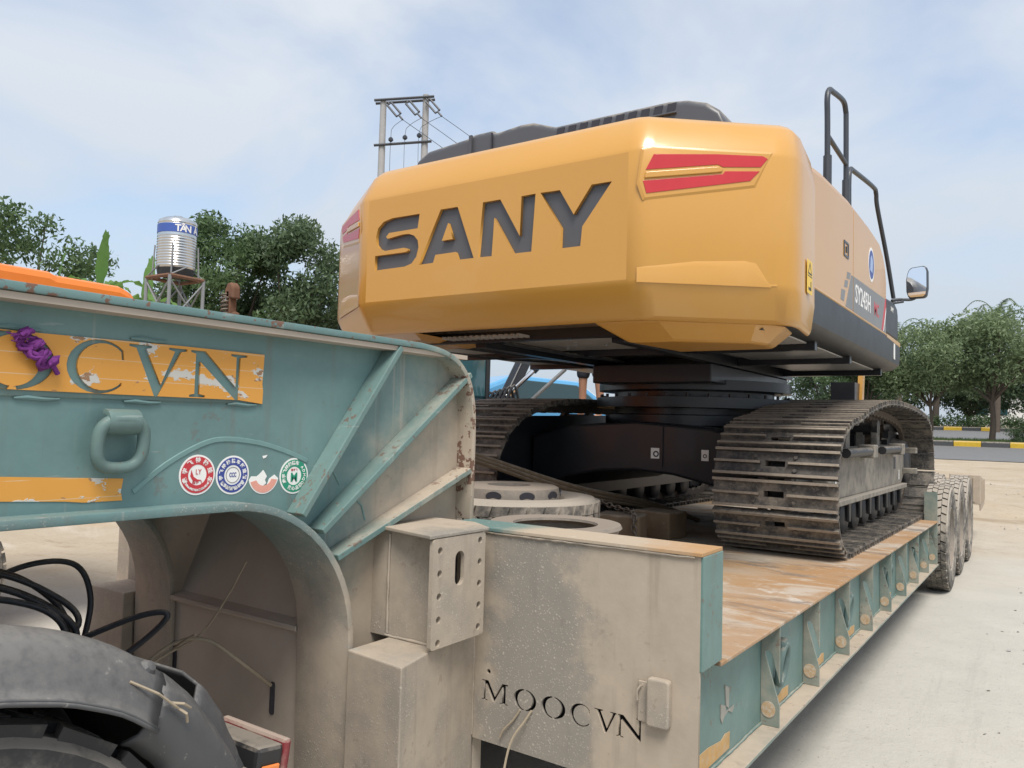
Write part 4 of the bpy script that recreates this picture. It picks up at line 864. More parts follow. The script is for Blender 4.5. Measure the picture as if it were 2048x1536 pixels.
    MB().prism([(7.6,2.35),(8.1,2.35),(9.2,3.15),(11.6,3.5),(11.6,3.8),(9.0,3.6),(7.6,2.9)],frX(-2.85),0,.42).build('boom',M_['yel'],E,bevel=.02)
    MB().prism([(11.4,3.45),(13.5,2.95),(13.6,3.2),(11.5,3.95)],frX(-2.78),0,.3).build('arm',M_['yel'],E,bevel=.02)
    MB().prism([(13.3,2.9),(13.9,2.85),(14.3,3.2),(14.1,3.7),(13.6,3.4)],frX(-3.1),0,.95).build('bucket',M_['yel'],E,bevel=.03)
    MB().bb(-1.95,-1.70,9.2,9.5,1.5,2.25).build('front_frame',M_['black'],E)
    MB().prism([(9.45,2.02),(9.55,2.02),(9.62,2.36),(9.50,2.36)],frX(-1.72),0,.05).build('step_bar',M_['yel'],E)
def undercarriage(E):
    # slew ring
    m=MB(); c=(EX,6.75,0)
    m.lathe([(.50,1.72),(.78,1.72),(.78,1.80),(.70,1.81),(.70,1.86),(.86,1.865),(.86,1.95),(.70,1.96),(.70,2.0),(.84,2.01),(.84,2.09),(.5,2.09)],c,Z_,56); m.build('slew_ring',M_['black'],E,smooth=35)
    for k in range(30):
        q=2*math.pi*k/30; MB().lathe([(.014,-.0),(.014,.03),(0,.03)],(c[0]+.82*math.cos(q),c[1]+.82*math.sin(q),1.95),Z_,6).build('ring_bolt',M_['roller'],E)
    # carbody
    P=[(-3.55,1.15),(-3.2,1.28),(-2.9,1.34),(-2.61,1.36),(-2.3,1.34),(-2.0,1.28),(-1.67,1.15),(-1.67,1.60),(-2.0,1.70),(-2.61,1.74),(-3.2,1.70),(-3.55,1.60)]
    MB().prism(P,frY(5.55),-2.6,0).build('carbody',M_['black'],E,bevel=.02)
    for x,w,txt in ((-2.47,.085,'A'),(-2.07,.055,'B')):
        s=MB().bb(x,x+w,5.540,5.5475,1.46,1.54).build('hook_label',M_['white'],E); fillplate('label_print',[circ(x+w/2,1.495,w*.28,14),circ(x+w/2,1.495,w*.16,14)],frY(5.5395),0,.0015,M_['sdark'],s)
    MB().bb(-2.40,-2.375,5.538,5.548,1.40,1.70).build('weld_bar',M_['black'],E)
    # shoe mesh (local: x along width, y along travel, z outward)
    pit=.196; w=.40; m=MB(); hp=pit*.465
    m.bb(-w,-.065,-hp,hp,0,.011); m.bb(.065,w,-hp,hp,0,.011); m.bb(-.065,.065,-hp,-.02,0,.011); m.bb(-.065,.065,.02,hp,0,.011)
    for y in (-hp+.008,0.0,hp-.008):
        if abs(y)<.01:
            m.prism([(-w,y-.008),(-.09,y-.008),(-.09,y+.008),(-w,y+.008)],frZ(.011),0,.032); m.prism([(.09,y-.008),(w,y-.008),(w,y+.008),(.09,y+.008)],frZ(.011),0,.032)
        else: m.prism([(-w,y-.009),(w,y-.009),(w,y+.009),(-w,y+.009)],frZ(.011),0,.032)
    m.bb(-w,w,-hp,-hp+.016,-.016,0); m.bb(-w,w,hp-.012,hp,-.009,0)
    for x in (-.13,.13):
        for y in (-.045,.045): m.lathe([(.014,.011),(.014,.022),(0,.022)],(x,y,0),Z_,6)
    sm=m.mesh('track_shoe'); sm.materials.append(M_['shoe'])
    # closed path of the pin line (y,z), right-hand track
    K=[(5.75,.905),(6.6,.893),(7.6,.877),(8.6,.862),(9.5,.85),(9.9,.87),(10.2,1.0),(10.36,1.25),(10.32,1.52),(10.12,1.73),(9.8,1.845),(9.2,1.905),(8.2,1.945),(7.2,1.935),(6.4,1.86),(5.9,1.775),(5.62,1.74),(5.37,1.66),(5.23,1.51),(5.19,1.31),(5.21,1.12),(5.33,.98),(5.53,.915)]
    path=spline([(0,a,b) for a,b in K],24,True)
    seg=[(path[(i+1)%len(path)]-path[i]).length for i in range(len(path))]; tot=sum(seg); ns=int(round(tot/pit)); st=tot/ns
    def at(s):
        s%=tot
        for i,d in enumerate(seg):
            if s<=d: 
                a=path[i];b=path[(i+1)%len(path)]; return a.lerp(b,s/d if d else 0)
            s-=d
        return path[0]
    sc=st/pit
    def setpath(K):
        nonlocal path,seg,tot,ns,st
        path=spline([(0,a,b) for a,b in K],24,True); seg=[(path[(i+1)%len(path)]-path[i]).length for i in range(len(path))]; tot=sum(seg); ns=int(round(tot/pit)); st=tot/ns
    KL=[(5.35,.912),(6.6,.893),(7.6,.877),(8.6,.862),(9.5,.85),(9.9,.87),(10.2,1.0),(10.36,1.25),(10.32,1.52),(10.12,1.73),(9.8,1.85),(9.0,1.90),(7.8,1.90),(6.6,1.895),(5.8,1.875),(5.35,1.80),(5.02,1.66),(4.84,1.45),(4.80,1.26),(4.88,1.07),(5.08,.95)]
    for tx in (-1.445,2*EX+1.445):
        if tx<-2.6: setpath(KL)
        for k in range(ns):
            p=at(k*st); a=at(k*st-st*.48); b=at(k*st+st*.48); d=(b-a).normalized()
            # outward normal: path runs bottom first towards +y, so outward is to the right of travel
            nrm=Vector((0,d.z,-d.y)); xx=d.cross(nrm)
            o=bpy.data.objects.new('track_shoe',sm); COL.objects.link(o)
            mt=Matrix((xx,d,nrm)).transposed().to_4x4()@Matrix.Diagonal((1,sc,1,1)); mt.translation=Vector((tx,p.y,p.z))
            o.parent=E; o.matrix_parent_inverse=E.matrix_basis.inverted(); o.matrix_basis=mt
        # chain links just inside
        for sx in (-.085,.085):
            fr=[]; 
            for k in range(ns*2):
                p=at(k*st/2); d=(at(k*st/2+.05)-at(k*st/2-.05)).normalized(); nrm=Vector((0,d.z,-d.y)); j=.0 if k%2 else .018
                fr.append((Vector((tx+sx,p.y,p.z))-nrm*(.002),X_,-nrm*(1-.25*(k%2))))
            MB().sweep(fr,[(-.022,0),(.022,0),(.022,.085),(-.022,.085)],True).build('track_chain',M_['chain'],E)
        s=1 if tx>-2.6 else -1; xo=tx+.20*s; 
        f=frX(tx-.20)
        MB().prism([(5.85,1.20),(9.25,1.165),(9.45,1.25),(9.45,1.50),(9.1,1.54),(6.0,1.52),(5.82,1.44)],f,0,.40).build('track_frame',M_['frame'],E,bevel=.015)
        MB().prism([(5.80,1.165),(9.3,1.13),(9.3,1.175),(5.80,1.205)],frX(min(tx,tx+.25*s)),0,.25).build('frame_rail',M_['frame'],E,bevel=.005)
        MB().prism([(5.9,1.53),(9.2,1.545),(9.2,1.575),(5.9,1.57)],frX(min(tx,tx+.22*s)),0,.22).build('frame_cap',M_['frame'],E,bevel=.006)
        if s<0:
            MB().prism([(5.15,1.05),(9.3,1.05),(9.4,1.80),(7.0,1.80),(5.3,1.76),(5.05,1.5)],frX(tx+.19),0,.02).build('track_gap_dark_sheet',M_['black'],E)  # black sheet added so the gap inside the far track reads dark
        # step bars on the frame
        for y0 in (6.05,7.6):
            MB().tube([(tx+.27*s,y0,1.545),(tx+.27*s,y0+.95,1.545)],.036,10).build('frame_step',M_['roller'],E,smooth=50); MB().bb(tx+.18*s,tx+.31*s,y0+.93,y0+1.10,1.49,1.60).build('step_end',M_['frame'],E,bevel=.01)
        for k in range(8):
            y=6.05+k*.435; z=1.055-.012*(y-6)
            MB().lathe([(0,-.19),(.10,-.19),(.13,-.17),(.13,-.13),(.105,-.12),(.105,.12),(.13,.13),(.13,.17),(.10,.19),(0,.19)],(tx,y,z),X_,20).build('track_roller',M_['roller'],E,smooth=35)
            MB().prism([(y-.05,1.18),(y-.025,z-.04),(y+.025,z-.04),(y+.05,1.18)],frX(min(tx+.195*s,tx+.22*s)),0,.025).build('roller_bracket',M_['roller'],E,bevel=.006)
        for y in (6.7,8.1):
            MB().lathe([(0,-.16),(.08,-.16),(.08,-.11),(.065,-.1),(.065,.1),(.08,.11),(.08,.16),(0,.16)],(tx,y,1.74),X_,18).build('carrier_roller',M_['roller'],E,smooth=35); MB().bb(tx-.03,tx+.03,y-.05,y+.05,1.5,1.72).build('roller_post',M_['frame'],E)
            MB().bb(tx+.10*s,tx+.16*s,y-.07,y+.07,1.52,1.78).build('roller_bracket',M_['frame'],E,bevel=.01)
        MB().lathe([(0,-.09),(.30,-.09),(.34,-.05),(.40,-.045),(.40,.045),(.34,.05),(.30,.09),(0,.09)],(tx,5.68,1.33),X_,36).build('idler',M_['roller'],E,smooth=35)
        m=MB(); g=circ(0,0,1,44); pts=[]
        for k in range(44):
            q=2*math.pi*k/44; rr=.42 if k%2 else .47; pts.append((9.86+rr*math.cos(q),1.37+rr*math.sin(q)))
        m.prism(pts,frX(tx-.03),0,.06); m.build('sprocket',M_['roller'],E)
        MB().lathe([(0,-.12),(.22,-.12),(.27,-.05),(.27,.06),(.24,.17),(.16,.20),(0,.20)],(tx,9.86,1.37),X_*s,28).build('final_drive',M_['roller'],E,smooth=35,bevel=.005)
        for y,z in ((9.35,1.52),(9.35,1.30)): MB().bb(tx+.20*s,tx+.33*s,y,y+.12,z-.03,z+.03).build('drive_bracket',M_['frame'],E,bevel=.006)
        MB().bb(tx+.203*s,tx+.205*s,6.02,6.06,1.24,1.36).build('hook_label',M_['white'],E); MB().bb(tx+.203*s,tx+.205*s,9.05,9.09,1.22,1.32).build('hook_label',M_['white'],E)
        MB().bb(tx+.2*s,tx+.204*s,8.75,8.85,1.34,1.46).build('frame_opening',M_['sdark'],E)
def excavator():
    E=thing('excavator',(EX,7,.85),'ochre yellow crawler excavator seen from behind on the low-bed trailer','excavator')
    upper(E); undercarriage(E)
excavator()
# ------------------------------------------------------------------ tractor unit under the gooseneck
def tractor():
    T=thing('tractor_truck',(TCX,0,0),'grey tractor truck with rear mudguard and tail lamp under the gooseneck','truck')
    wy,wz=.55,.57
    proto=None
    for x in (-1.69,-2.03,-3.17,-3.51):
        for y in (wy,wy-1.35):
            if proto is None:
                proto=make_wheel('wheel',.575,.285,M_['rubber'],M_['rim'],22); wo=proto
            else: wo=copytree(proto)
            wo.location=(x,y,wz); wo.rotation_euler=(random.uniform(0,6),0,0); wo.parent=T; wo.matrix_parent_inverse=T.matrix_basis.inverted()
    # mudguards: rounded top shell, swept round the wheel
    def shell(name,prof,a0,a1,cy,cz,n=26,mat=M_['mud'],wob=0,s=1):
        m=MB(); k=len(prof); th=.008; V=[];F=[]
        for i in range(n+1):
            q=math.radians(a0+(a1-a0)*i/n); d=Vector((0,math.sin(q),math.cos(q))); w=wob*math.sin(i*1.7)*.5+wob*math.sin(i*.6)
            for j,(x,r) in enumerate(prof): V.append(Vector((x,cy,cz))+d*(r+w*(j/k)))
        for i in range(n):
            for j in range(k-1): F.append((i*k+j,i*k+j+1,(i+1)*k+j+1,(i+1)*k+j))
        m.V=V;m.F=F; o=m.build(name,mat,T,smooth=50); so=o.modifiers.new('solid','SOLIDIFY'); so.thickness=th; so.offset=0; return o
    for s,base in ((1,0),(-1,2*TCX)):
        X=lambda x: x if s>0 else base-x
        prof=[(X(-2.18),.60),(X(-2.14),.63),(X(-1.95),.665),(X(-1.75),.712),(X(-1.65),.733),(X(-1.60),.728),(X(-1.572),.712),(X(-1.545),.675),(X(-1.525),.645),(X(-1.512),.630),(X(-1.50),.628),(X(-1.50),.620)]
        shell('mudguard',prof,-38,40,wy,wz,wob=.0015)
        shell('mudguard',prof,-60,42,wy-1.35,wz)
        # lower flap wired on behind, slightly larger and crumpled
        p2=[(X(-2.15),.64),(X(-1.98),.675),(X(-1.72),.722),(X(-1.62),.735),(X(-1.565),.71),(X(-1.535),.66),(X(-1.545),.61),(X(-1.58),.585)]
        shell('mud_flap',p2,38,92,wy+.01,wz-.015,wob=.005)
        p3=[(X(-2.15),.74),(X(-2.0),.80),(X(-1.75),.805),(X(-1.67),.79),(X(-1.635),.75),(X(-1.63),.69)]
        shell('mud_flap',p3,50,96,wy,wz-.02,wob=.006)
    # wire stitches
    def onguard(x,r,a): q=math.radians(a); return Vector((x,wy+r*math.sin(q),wz+r*math.cos(q)))
    for a,b in (((-1.545,.685,32),(-1.53,.685,43)),((-1.53,.685,43),(-1.525,.675,46)),((-1.535,.685,41),(-1.53,.70,45))):
        MB().tube([onguard(*a),(onguard(*a)+onguard(*b))/2+Vector((.012,0,.006)),onguard(*b)],.003,6).build('wire_stitch',M_['rope'],T)
    MB().lathe([(0,.012),(.012,.01),(.02,0)],onguard(-1.585,.724,36),Vector((.7,.35,.6)),10).build('rivet',M_['mud'],T)
    for x in (-2.22,-2.98): MB().prism([(-2.2,.2),(1.25,.2)]+[(wy+.66*math.sin(math.radians(q)),wz+.66*math.cos(math.radians(q))) for q in range(95,-20,-8)]+[(-2.2,1.25)],frX(x+(.05 if x>-2.6 else -.05)),-.006,.006).build('wheel_gap_dark_plate',M_['roller'],T)  # dark plates added to black out bright ground between tyre and guard
    # chassis rails, cross member, fifth wheel
    for x in (-2.18,-3.02): MB().bb(x-.04,x+.04,-2.2,1.05,.80,1.06).build('chassis_rail',M_['roller'],T,bevel=.005)
    MB().bb(-3.02,-2.18,.94,1.04,.82,1.04).build('cross_member',M_['roller'],T,bevel=.01)
    MB().prism([(-.55,1.06),(.75,1.06),(.85,1.10),(.55,1.25),(-.45,1.30),(-.55,1.2)],frX(-3.0),0,.8).build('fifth_wheel',M_['roller'],T,bevel=.02)
    MB().bb(-2.98,-2.62,.95,1.12,.98,1.16).build('valve_box',M_['grey'],T,bevel=.01)
    # hoses
    H=[[(-2.7,.35,1.22),(-2.72,.75,1.24),(-2.72,1.1,1.20),(-2.68,1.3,1.10),(-2.62,1.36,1.0),(-2.6,1.2,.9)],[(-2.8,.4,1.20),(-2.84,.9,1.23),(-2.82,1.2,1.17),(-2.78,1.36,1.05),(-2.72,1.4,.92)],
       [(-2.9,1.05,1.02),(-2.86,1.25,1.16),(-2.80,1.42,1.17),(-2.74,1.46,1.05),(-2.72,1.42,.86)],[(-2.66,1.3,.92),(-2.5,1.48,1.02),(-2.42,1.55,1.03),(-2.48,1.5,.94),(-2.56,1.38,.84)]]
    H+=[[(x+dx,y+dy,z+dz_) for x,y,z in H[0]] for dx,dy,dz_ in ((.05,-.03,-.03),(-.06,.02,-.05))]+[[(-2.75,.5,1.17),(-2.6,.9,1.17),(-2.5,1.15,1.12),(-2.48,1.25,1.02),(-2.5,1.2,.9)]]
    for h in H: MB().tube(spline(h,8),.010,8).build('air_hose',M_['hose'],T,smooth=60)
    # tail lamp cluster and its bracket
    MB().bb(-2.0,-1.64,1.22,1.30,.66,.82).build('lamp_bracket',M_['roller'],T,bevel=.008)
    l=MB(Matrix.Translation((-1.74,1.37,.80))@Matrix.Rotation(math.radians(-8),4,'X')); l.bb(-.19,.09,-.05,.035,-.06,.05); lo=l.build('tail_lamp',M_['roller'],T,bevel=.012)
    l=MB(Matrix.Translation((-1.74,1.37,.80))@Matrix.Rotation(math.radians(-8),4,'X')); l.bb(-.185,.088,.036,.062,-.055,.058); l.build('lamp_lens',M_['lampred'],lo,bevel=.010)
    l=MB(Matrix.Translation((-1.74,1.37,.80))@Matrix.Rotation(math.radians(-8),4,'X')); l.bb(.0905,.10,-.035,.02,-.05,.005); l.build('lamp_lens',M_['lamp'],lo,bevel=.004)
    return T
tractor()
def cords():
    MB().tube(spline([(-2.36,1.94,.71),(-2.34,1.78,.84),(-2.42,1.70,.915),(-2.50,1.62,.90),(-2.56,1.52,.80),(-2.58,1.45,.68),(-2.58,1.42,.5)],7),.007,7).build('bent_wire',M_['rope'],smooth=60,label='bent tan wire looping out of the slot below the gooseneck',cat='wire')
    MB().tube(spline([(-2.40,1.84,1.17),(-2.42,1.78,1.05),(-2.45,1.70,.93),(-2.50,1.6,.87),(-2.53,1.52,.82)],6),.004,6).build('thin_wire',M_['rope'],smooth=60,label='thin pale wire hanging down the dark bulkhead',cat='wire')
    MB().tube(spline([(-2.575,1.44,.70),(-2.58,1.40,.62),(-2.57,1.38,.5)],5),.0085,7).build('green_cord',M_['green'],smooth=60,label='short green cord at the end of the bent wire',cat='cord')
    MB().tube(spline([(-2.49,1.62,.885),(-2.44,1.62,.92),(-2.38,1.63,.955)],5),.0045,6).build('wire_end',M_['rope'],smooth=60,label='short twisted wire end crossing the bent wire',cat='wire')
cords()
# ------------------------------------------------------------------ surroundings
def orange_truck():
    T=thing('dump_truck',(-7.5,1,0),'orange dump truck body behind the gooseneck, only its rounded top edge showing','truck')
    MB().prism([(-1.5,1.2),(3.5,1.2),(3.6,2.0),(3.6,2.62),(3.56,2.70),(3.45,2.74),(2.95,2.745),(2.9,2.765),(-1.5,2.80)],frX(-8.4),0,2.15).build('dump_body',M_['orange'],T,bevel=.06)
    for y in (-.9,0,.9,1.8,2.7): MB().bb(-6.26,-6.2,y-.05,y+.05,1.25,2.6).build('body_rib',M_['orange'],T,bevel=.015)
    MB().bb(-8.0,-6.8,-4,3.0,.75,1.1).build('chassis',M_['roller'],T)
    MB().bb(-8.5,-6.2,-4.2,-2.2,.8,2.9).build('cab',M_['orange'],T,bevel=.12); MB().bb(-6.205,-6.19,-3.9,-2.6,1.9,2.6).build('cab_window',M_['glass'],T)
    p=None
    for x in (-6.4,-8.3):
        for y in (-3.2,1.0,2.2):
            if p is None: p=make_wheel('wheel',.52,.28,M_['rubberd'],M_['rim']); o=p
            else: o=copytree(p)
            o.location=(x,y,.52); o.parent=T; o.matrix_parent_inverse=T.matrix_basis.inverted()
orange_truck()
def post():
    T=thing('steel_stake',(-4.27,3.1,0),'rusty brown stake post with wound spring beside the trailer','post')
    MB().bb(-4.315,-4.275,3.06,3.12,0,2.50).build('stake',M_['rusty'],T,bevel=.01)
    MB().prism([(-4.325,2.45),(-4.24,2.44),(-4.245,2.52),(-4.27,2.55),(-4.305,2.545),(-4.33,2.50)],frY(3.06),-.06,0).build('stake_head',M_['rusty'],T,bevel=.012)
    MB().bb(-4.274,-4.235,3.07,3.12,1.3,2.36).build('side_plate',M_['rusty'],T,bevel=.015)
    pts=[(-4.295+.02*math.cos(q),3.04+.02*math.sin(q),2.30+.17*q/44) for q in np.linspace(0,44,90)]; MB().tube(pts,.006,5).build('spring',M_['chain'],T)
post()
def water_tower():
    cx,cy=-18.33,11.5; T=thing('water_tank',(cx,cy,0),'ribbed stainless water tank with blue band on a steel stand','water tank')
    zb,zt=5.38,6.62; R=.47; prof=[(0,zb),(R*.96,zb)]
    n=34
    for i in range(n+1):
        z=zb+.02+(zt-zb-.06)*i/n; prof.append((R+(.006 if i%2 else -.006)*(0 if 24<=i<=30 else 1),z))
    prof+=[(R*.97,zt),(R*.75,zt+.06),(R*.3,zt+.10),(.12,zt+.10),(.12,zt+.14),(0,zt+.14)]
    b=MB(); b.lathe(prof,(cx,cy,0),Z_,48); bo=b.build('tank_body',M_['tank'],T,smooth=30)
    m=MB(); m.lathe([(R+.008,6.27),(R+.009,6.28),(R+.009,6.48),(R+.008,6.49)],(cx,cy,0),Z_,48); m.build('blue_band',M_['tankblue'],bo)
    d0=math.atan2(-cy,-cx); txt='TÂN Á'
    for i,ch in enumerate(txt):
        if ch==' ': continue
        q=d0+.02+ (i)*.26; u=Vector((-math.sin(q),math.cos(q),0)); n_=Vector((math.cos(q),math.sin(q),0)); 
        textmesh('band_lettering',ch,.24,(Vector((cx,cy,6.365))+n_*(R+.011),u,Z_,n_),(0,0,0),M_['white'],bo,depth=.002,bold=.006)
    m=MB(); m.lathe([(0,5.20),(R*.9,5.20),(R*.97,5.38)],(cx,cy,0),Z_,32); m.build('tank_base',M_['roller'],T)
    a=d0+.25; S=.68; C=[]
    for k in range(4):
        q=a+math.pi/4+k*math.pi/2+.35; C.append((cx+S*math.cos(q),cy+S*math.sin(q)))
    for x,y in C: MB().tube([(x,y,0),(x,y,5.15)],.045,8).build('stand_leg',M_['grey'],T); MB().tube([(cx+(x-cx)*.82,cy+(y-cy)*.82,5.1),(cx+(x-cx)*.76,cy+(y-cy)*.76,5.98)],.022,6).build('tank_stay',M_['grey'],T)
    for k in range(4):
        p,q=C[k],C[(k+1)%4]; MB().tube([(p[0],p[1],5.14),(q[0],q[1],5.14)],.05,6).build('stand_beam',M_['rusty'],T)
        MB().tube([(p[0],p[1],5.05),(q[0],q[1],3.9)],.022,6).build('stand_brace',M_['grey'],T); MB().tube([(q[0],q[1],5.05),(p[0],p[1],3.9)],.022,6).build('stand_brace',M_['grey'],T)
        MB().tube([(p[0],p[1],3.2),(q[0],q[1],3.2)],.025,6).build('stand_brace',M_['grey'],T)
        MB().tube([(p[0],p[1],5.15),((p[0]+q[0])/2,(p[1]+q[1])/2,5.42)],.02,6).build('stand_brace',M_['grey'],T)
water_tower()
def utility_pole():
    A=Vector((-22.3,22.85,0)); B=Vector((-20.85,23.82,0)); T=thing('utility_pole',((A+B)/2)[:],'twin concrete utility poles joined by two steel crossarms','utility pole')
    u=(B-A).normalized(); n=Vector((u.y,-u.x,0))
    for p,zt in ((A,14.75),(B,15.05)): MB().tube([p,p+Z_*zt],[.20,.13],12).build('pole',M_['concrete'],T,smooth=60)
    for z,e in ((14.72,.35),(11.95+.9,.30)):
        for off in (.16,-.16):
            a=A-u*e+n*off+Z_*z; b=B+u*e+n*off+Z_*(z+.22)
            if off<0 and z<14: continue
            MB().tube([a,b],.055,6).build('crossarm',M_['rail'],T)
    ends=[]
    for k,f in enumerate((.12,.55,1.02)):
        p=A.lerp(B,f)+n*.2+Z_*(14.62+.2*f); d=(u*.5+n*.25-Z_*.62).normalized(); s=d.cross(n).normalized()
        for o in (-.10,.10): MB().tube([p+s*o+d*.12,p+s*o+d*.85],.045,6).build('insulator',M_['rail'],T)
        MB().tube([p,p+d*.15],.03,6).build('insulator_yoke',M_['rail'],T); MB().tube([p+s*.12+d*.12,p-s*.12+d*.12],.03,6).build('insulator_yoke',M_['rail'],T); MB().tube([p+s*.12+d*.85,p-s*.12+d*.85],.03,6).build('insulator_yoke',M_['rail'],T)
        e=p+d*1.15; MB().tube([p+d*.85,e],.04,6).build('wire_clamp',M_['rail'],T); ends.append(e)
        q=A.lerp(B,.22+.33*k)+Z_*(13.05+.1*k)+n*.18; MB().lathe([(.04,-.05),(.10,.0),(.10,.08),(.05,.14),(0,.16)],q,Z_,8).build('pin_insulator',M_['rail'],T)
        MB().tube(spline([e,e.lerp(q,.5)+Vector((-.12,-.1,.1)),q+Z_*.1,q-Z_*2.0,q-Z_*9+u*.1],6),.011,4).build('jumper_wire',M_['rail'],T)
        far=e+Vector((13,15,-9.0)); mid=e.lerp(far,.5)-Z_*1.0; MB().tube(spline([e,mid,far],8),.012,4).build('overhead_wire',M_['rail'],T)
utility_pole()
# ---- vegetation
def leaves(centers,radii,n,size,asp=.38,droop=.5):
    """leaf quads scattered in clumps; returns verts, faces"""
    k=len(centers); C=np.array(centers); Rr=np.array(radii); w=(Rr.prod(1))**(2/3); w/=w.sum(); idx=rng.choice(k,n,p=w)
    d=rng.normal(size=(n,3)); d/=np.linalg.norm(d,axis=1)[:,None]; r=rng.random(n)**.55*1.12
    P=C[idx]+d*Rr[idx]*r[:,None]
    t=rng.normal(size=(n,3)); t[:,2]-=droop; t/=np.linalg.norm(t,axis=1)[:,None]; b=np.cross(t,rng.normal(size=(n,3))); b/=np.linalg.norm(b,axis=1)[:,None]
    L=size*(.6+.8*rng.random(n))[:,None]; W=L*asp
    V=np.stack([P-t*L*.5,P+b*W*.5,P+t*L*.5,P-b*W*.5],1).reshape(-1,3); F=np.arange(4*n).reshape(n,4); return V,F
def meshnp(name,V,F,mat,parent,**kw):
    me=bpy.data.meshes.new(name); me.vertices.add(len(V)); me.vertices.foreach_set('co',V.astype(np.float32).ravel()); k=F.shape[1]
    me.loops.add(F.size); me.loops.foreach_set('vertex_index',F.astype(np.int32).ravel()); me.polygons.add(len(F)); me.polygons.foreach_set('loop_start',np.arange(0,F.size,k,dtype=np.int32)); me.update(calc_edges=True); me.validate()
    return link(name,me,mat,parent,**kw)
def tree(name,base,h,cr,ch,label,mat,n=9000,size=.16,clumps=26,trunk=.14,group=None,lean=(0,0),cat='tree',bottom=.0,forks=5):
    """base (x,y,z); crown half-width cr, crown height ch, total height h"""
    base=Vector(base); T=thing(name,base[:],label,cat,group); cz=h-ch/2
    cc=[];rr=[]
    for i in range(clumps):
        while True:
            d=np.array([random.uniform(-1,1),random.uniform(-1,1),random.uniform(-1,1)])
            if np.linalg.norm(d)<1: break
        d*=random.choice((.8,.9,1.08))/max(.5,np.linalg.norm(d)**.3); s=random.uniform(.13,.38)
        taper=1-.35*max(0,d[2]); cc.append((base.x+lean[0]+d[0]*cr*taper,base.y+lean[1]+d[1]*cr*taper,base.z+cz+d[2]*ch*.45)); rr.append((cr*s,cr*s,cr*s*.75))
    V,F=leaves(cc,rr,n,size); meshnp('crown',V,F,mat,T)
    m=MB(); fork=base+Vector((lean[0]*.3,lean[1]*.3,max(.6,(h-ch)*.85)))
    m.tube(spline([base,base.lerp(fork,.5)+Vector((.06,.04,0)),fork],4),[trunk*(1-.04*i) for i in range(9)],9)
    for i in random.sample(range(clumps),min(clumps,forks*2)):
        e=Vector(cc[i]); md=fork.lerp(e,.5)+Vector((random.uniform(-.2,.2),random.uniform(-.2,.2),.15)); m.tube([fork-Z_*.1,md,e],[trunk*.55,trunk*.36,trunk*.12],6)
    m.build('trunk',M_['bark'],T,smooth=60); return T
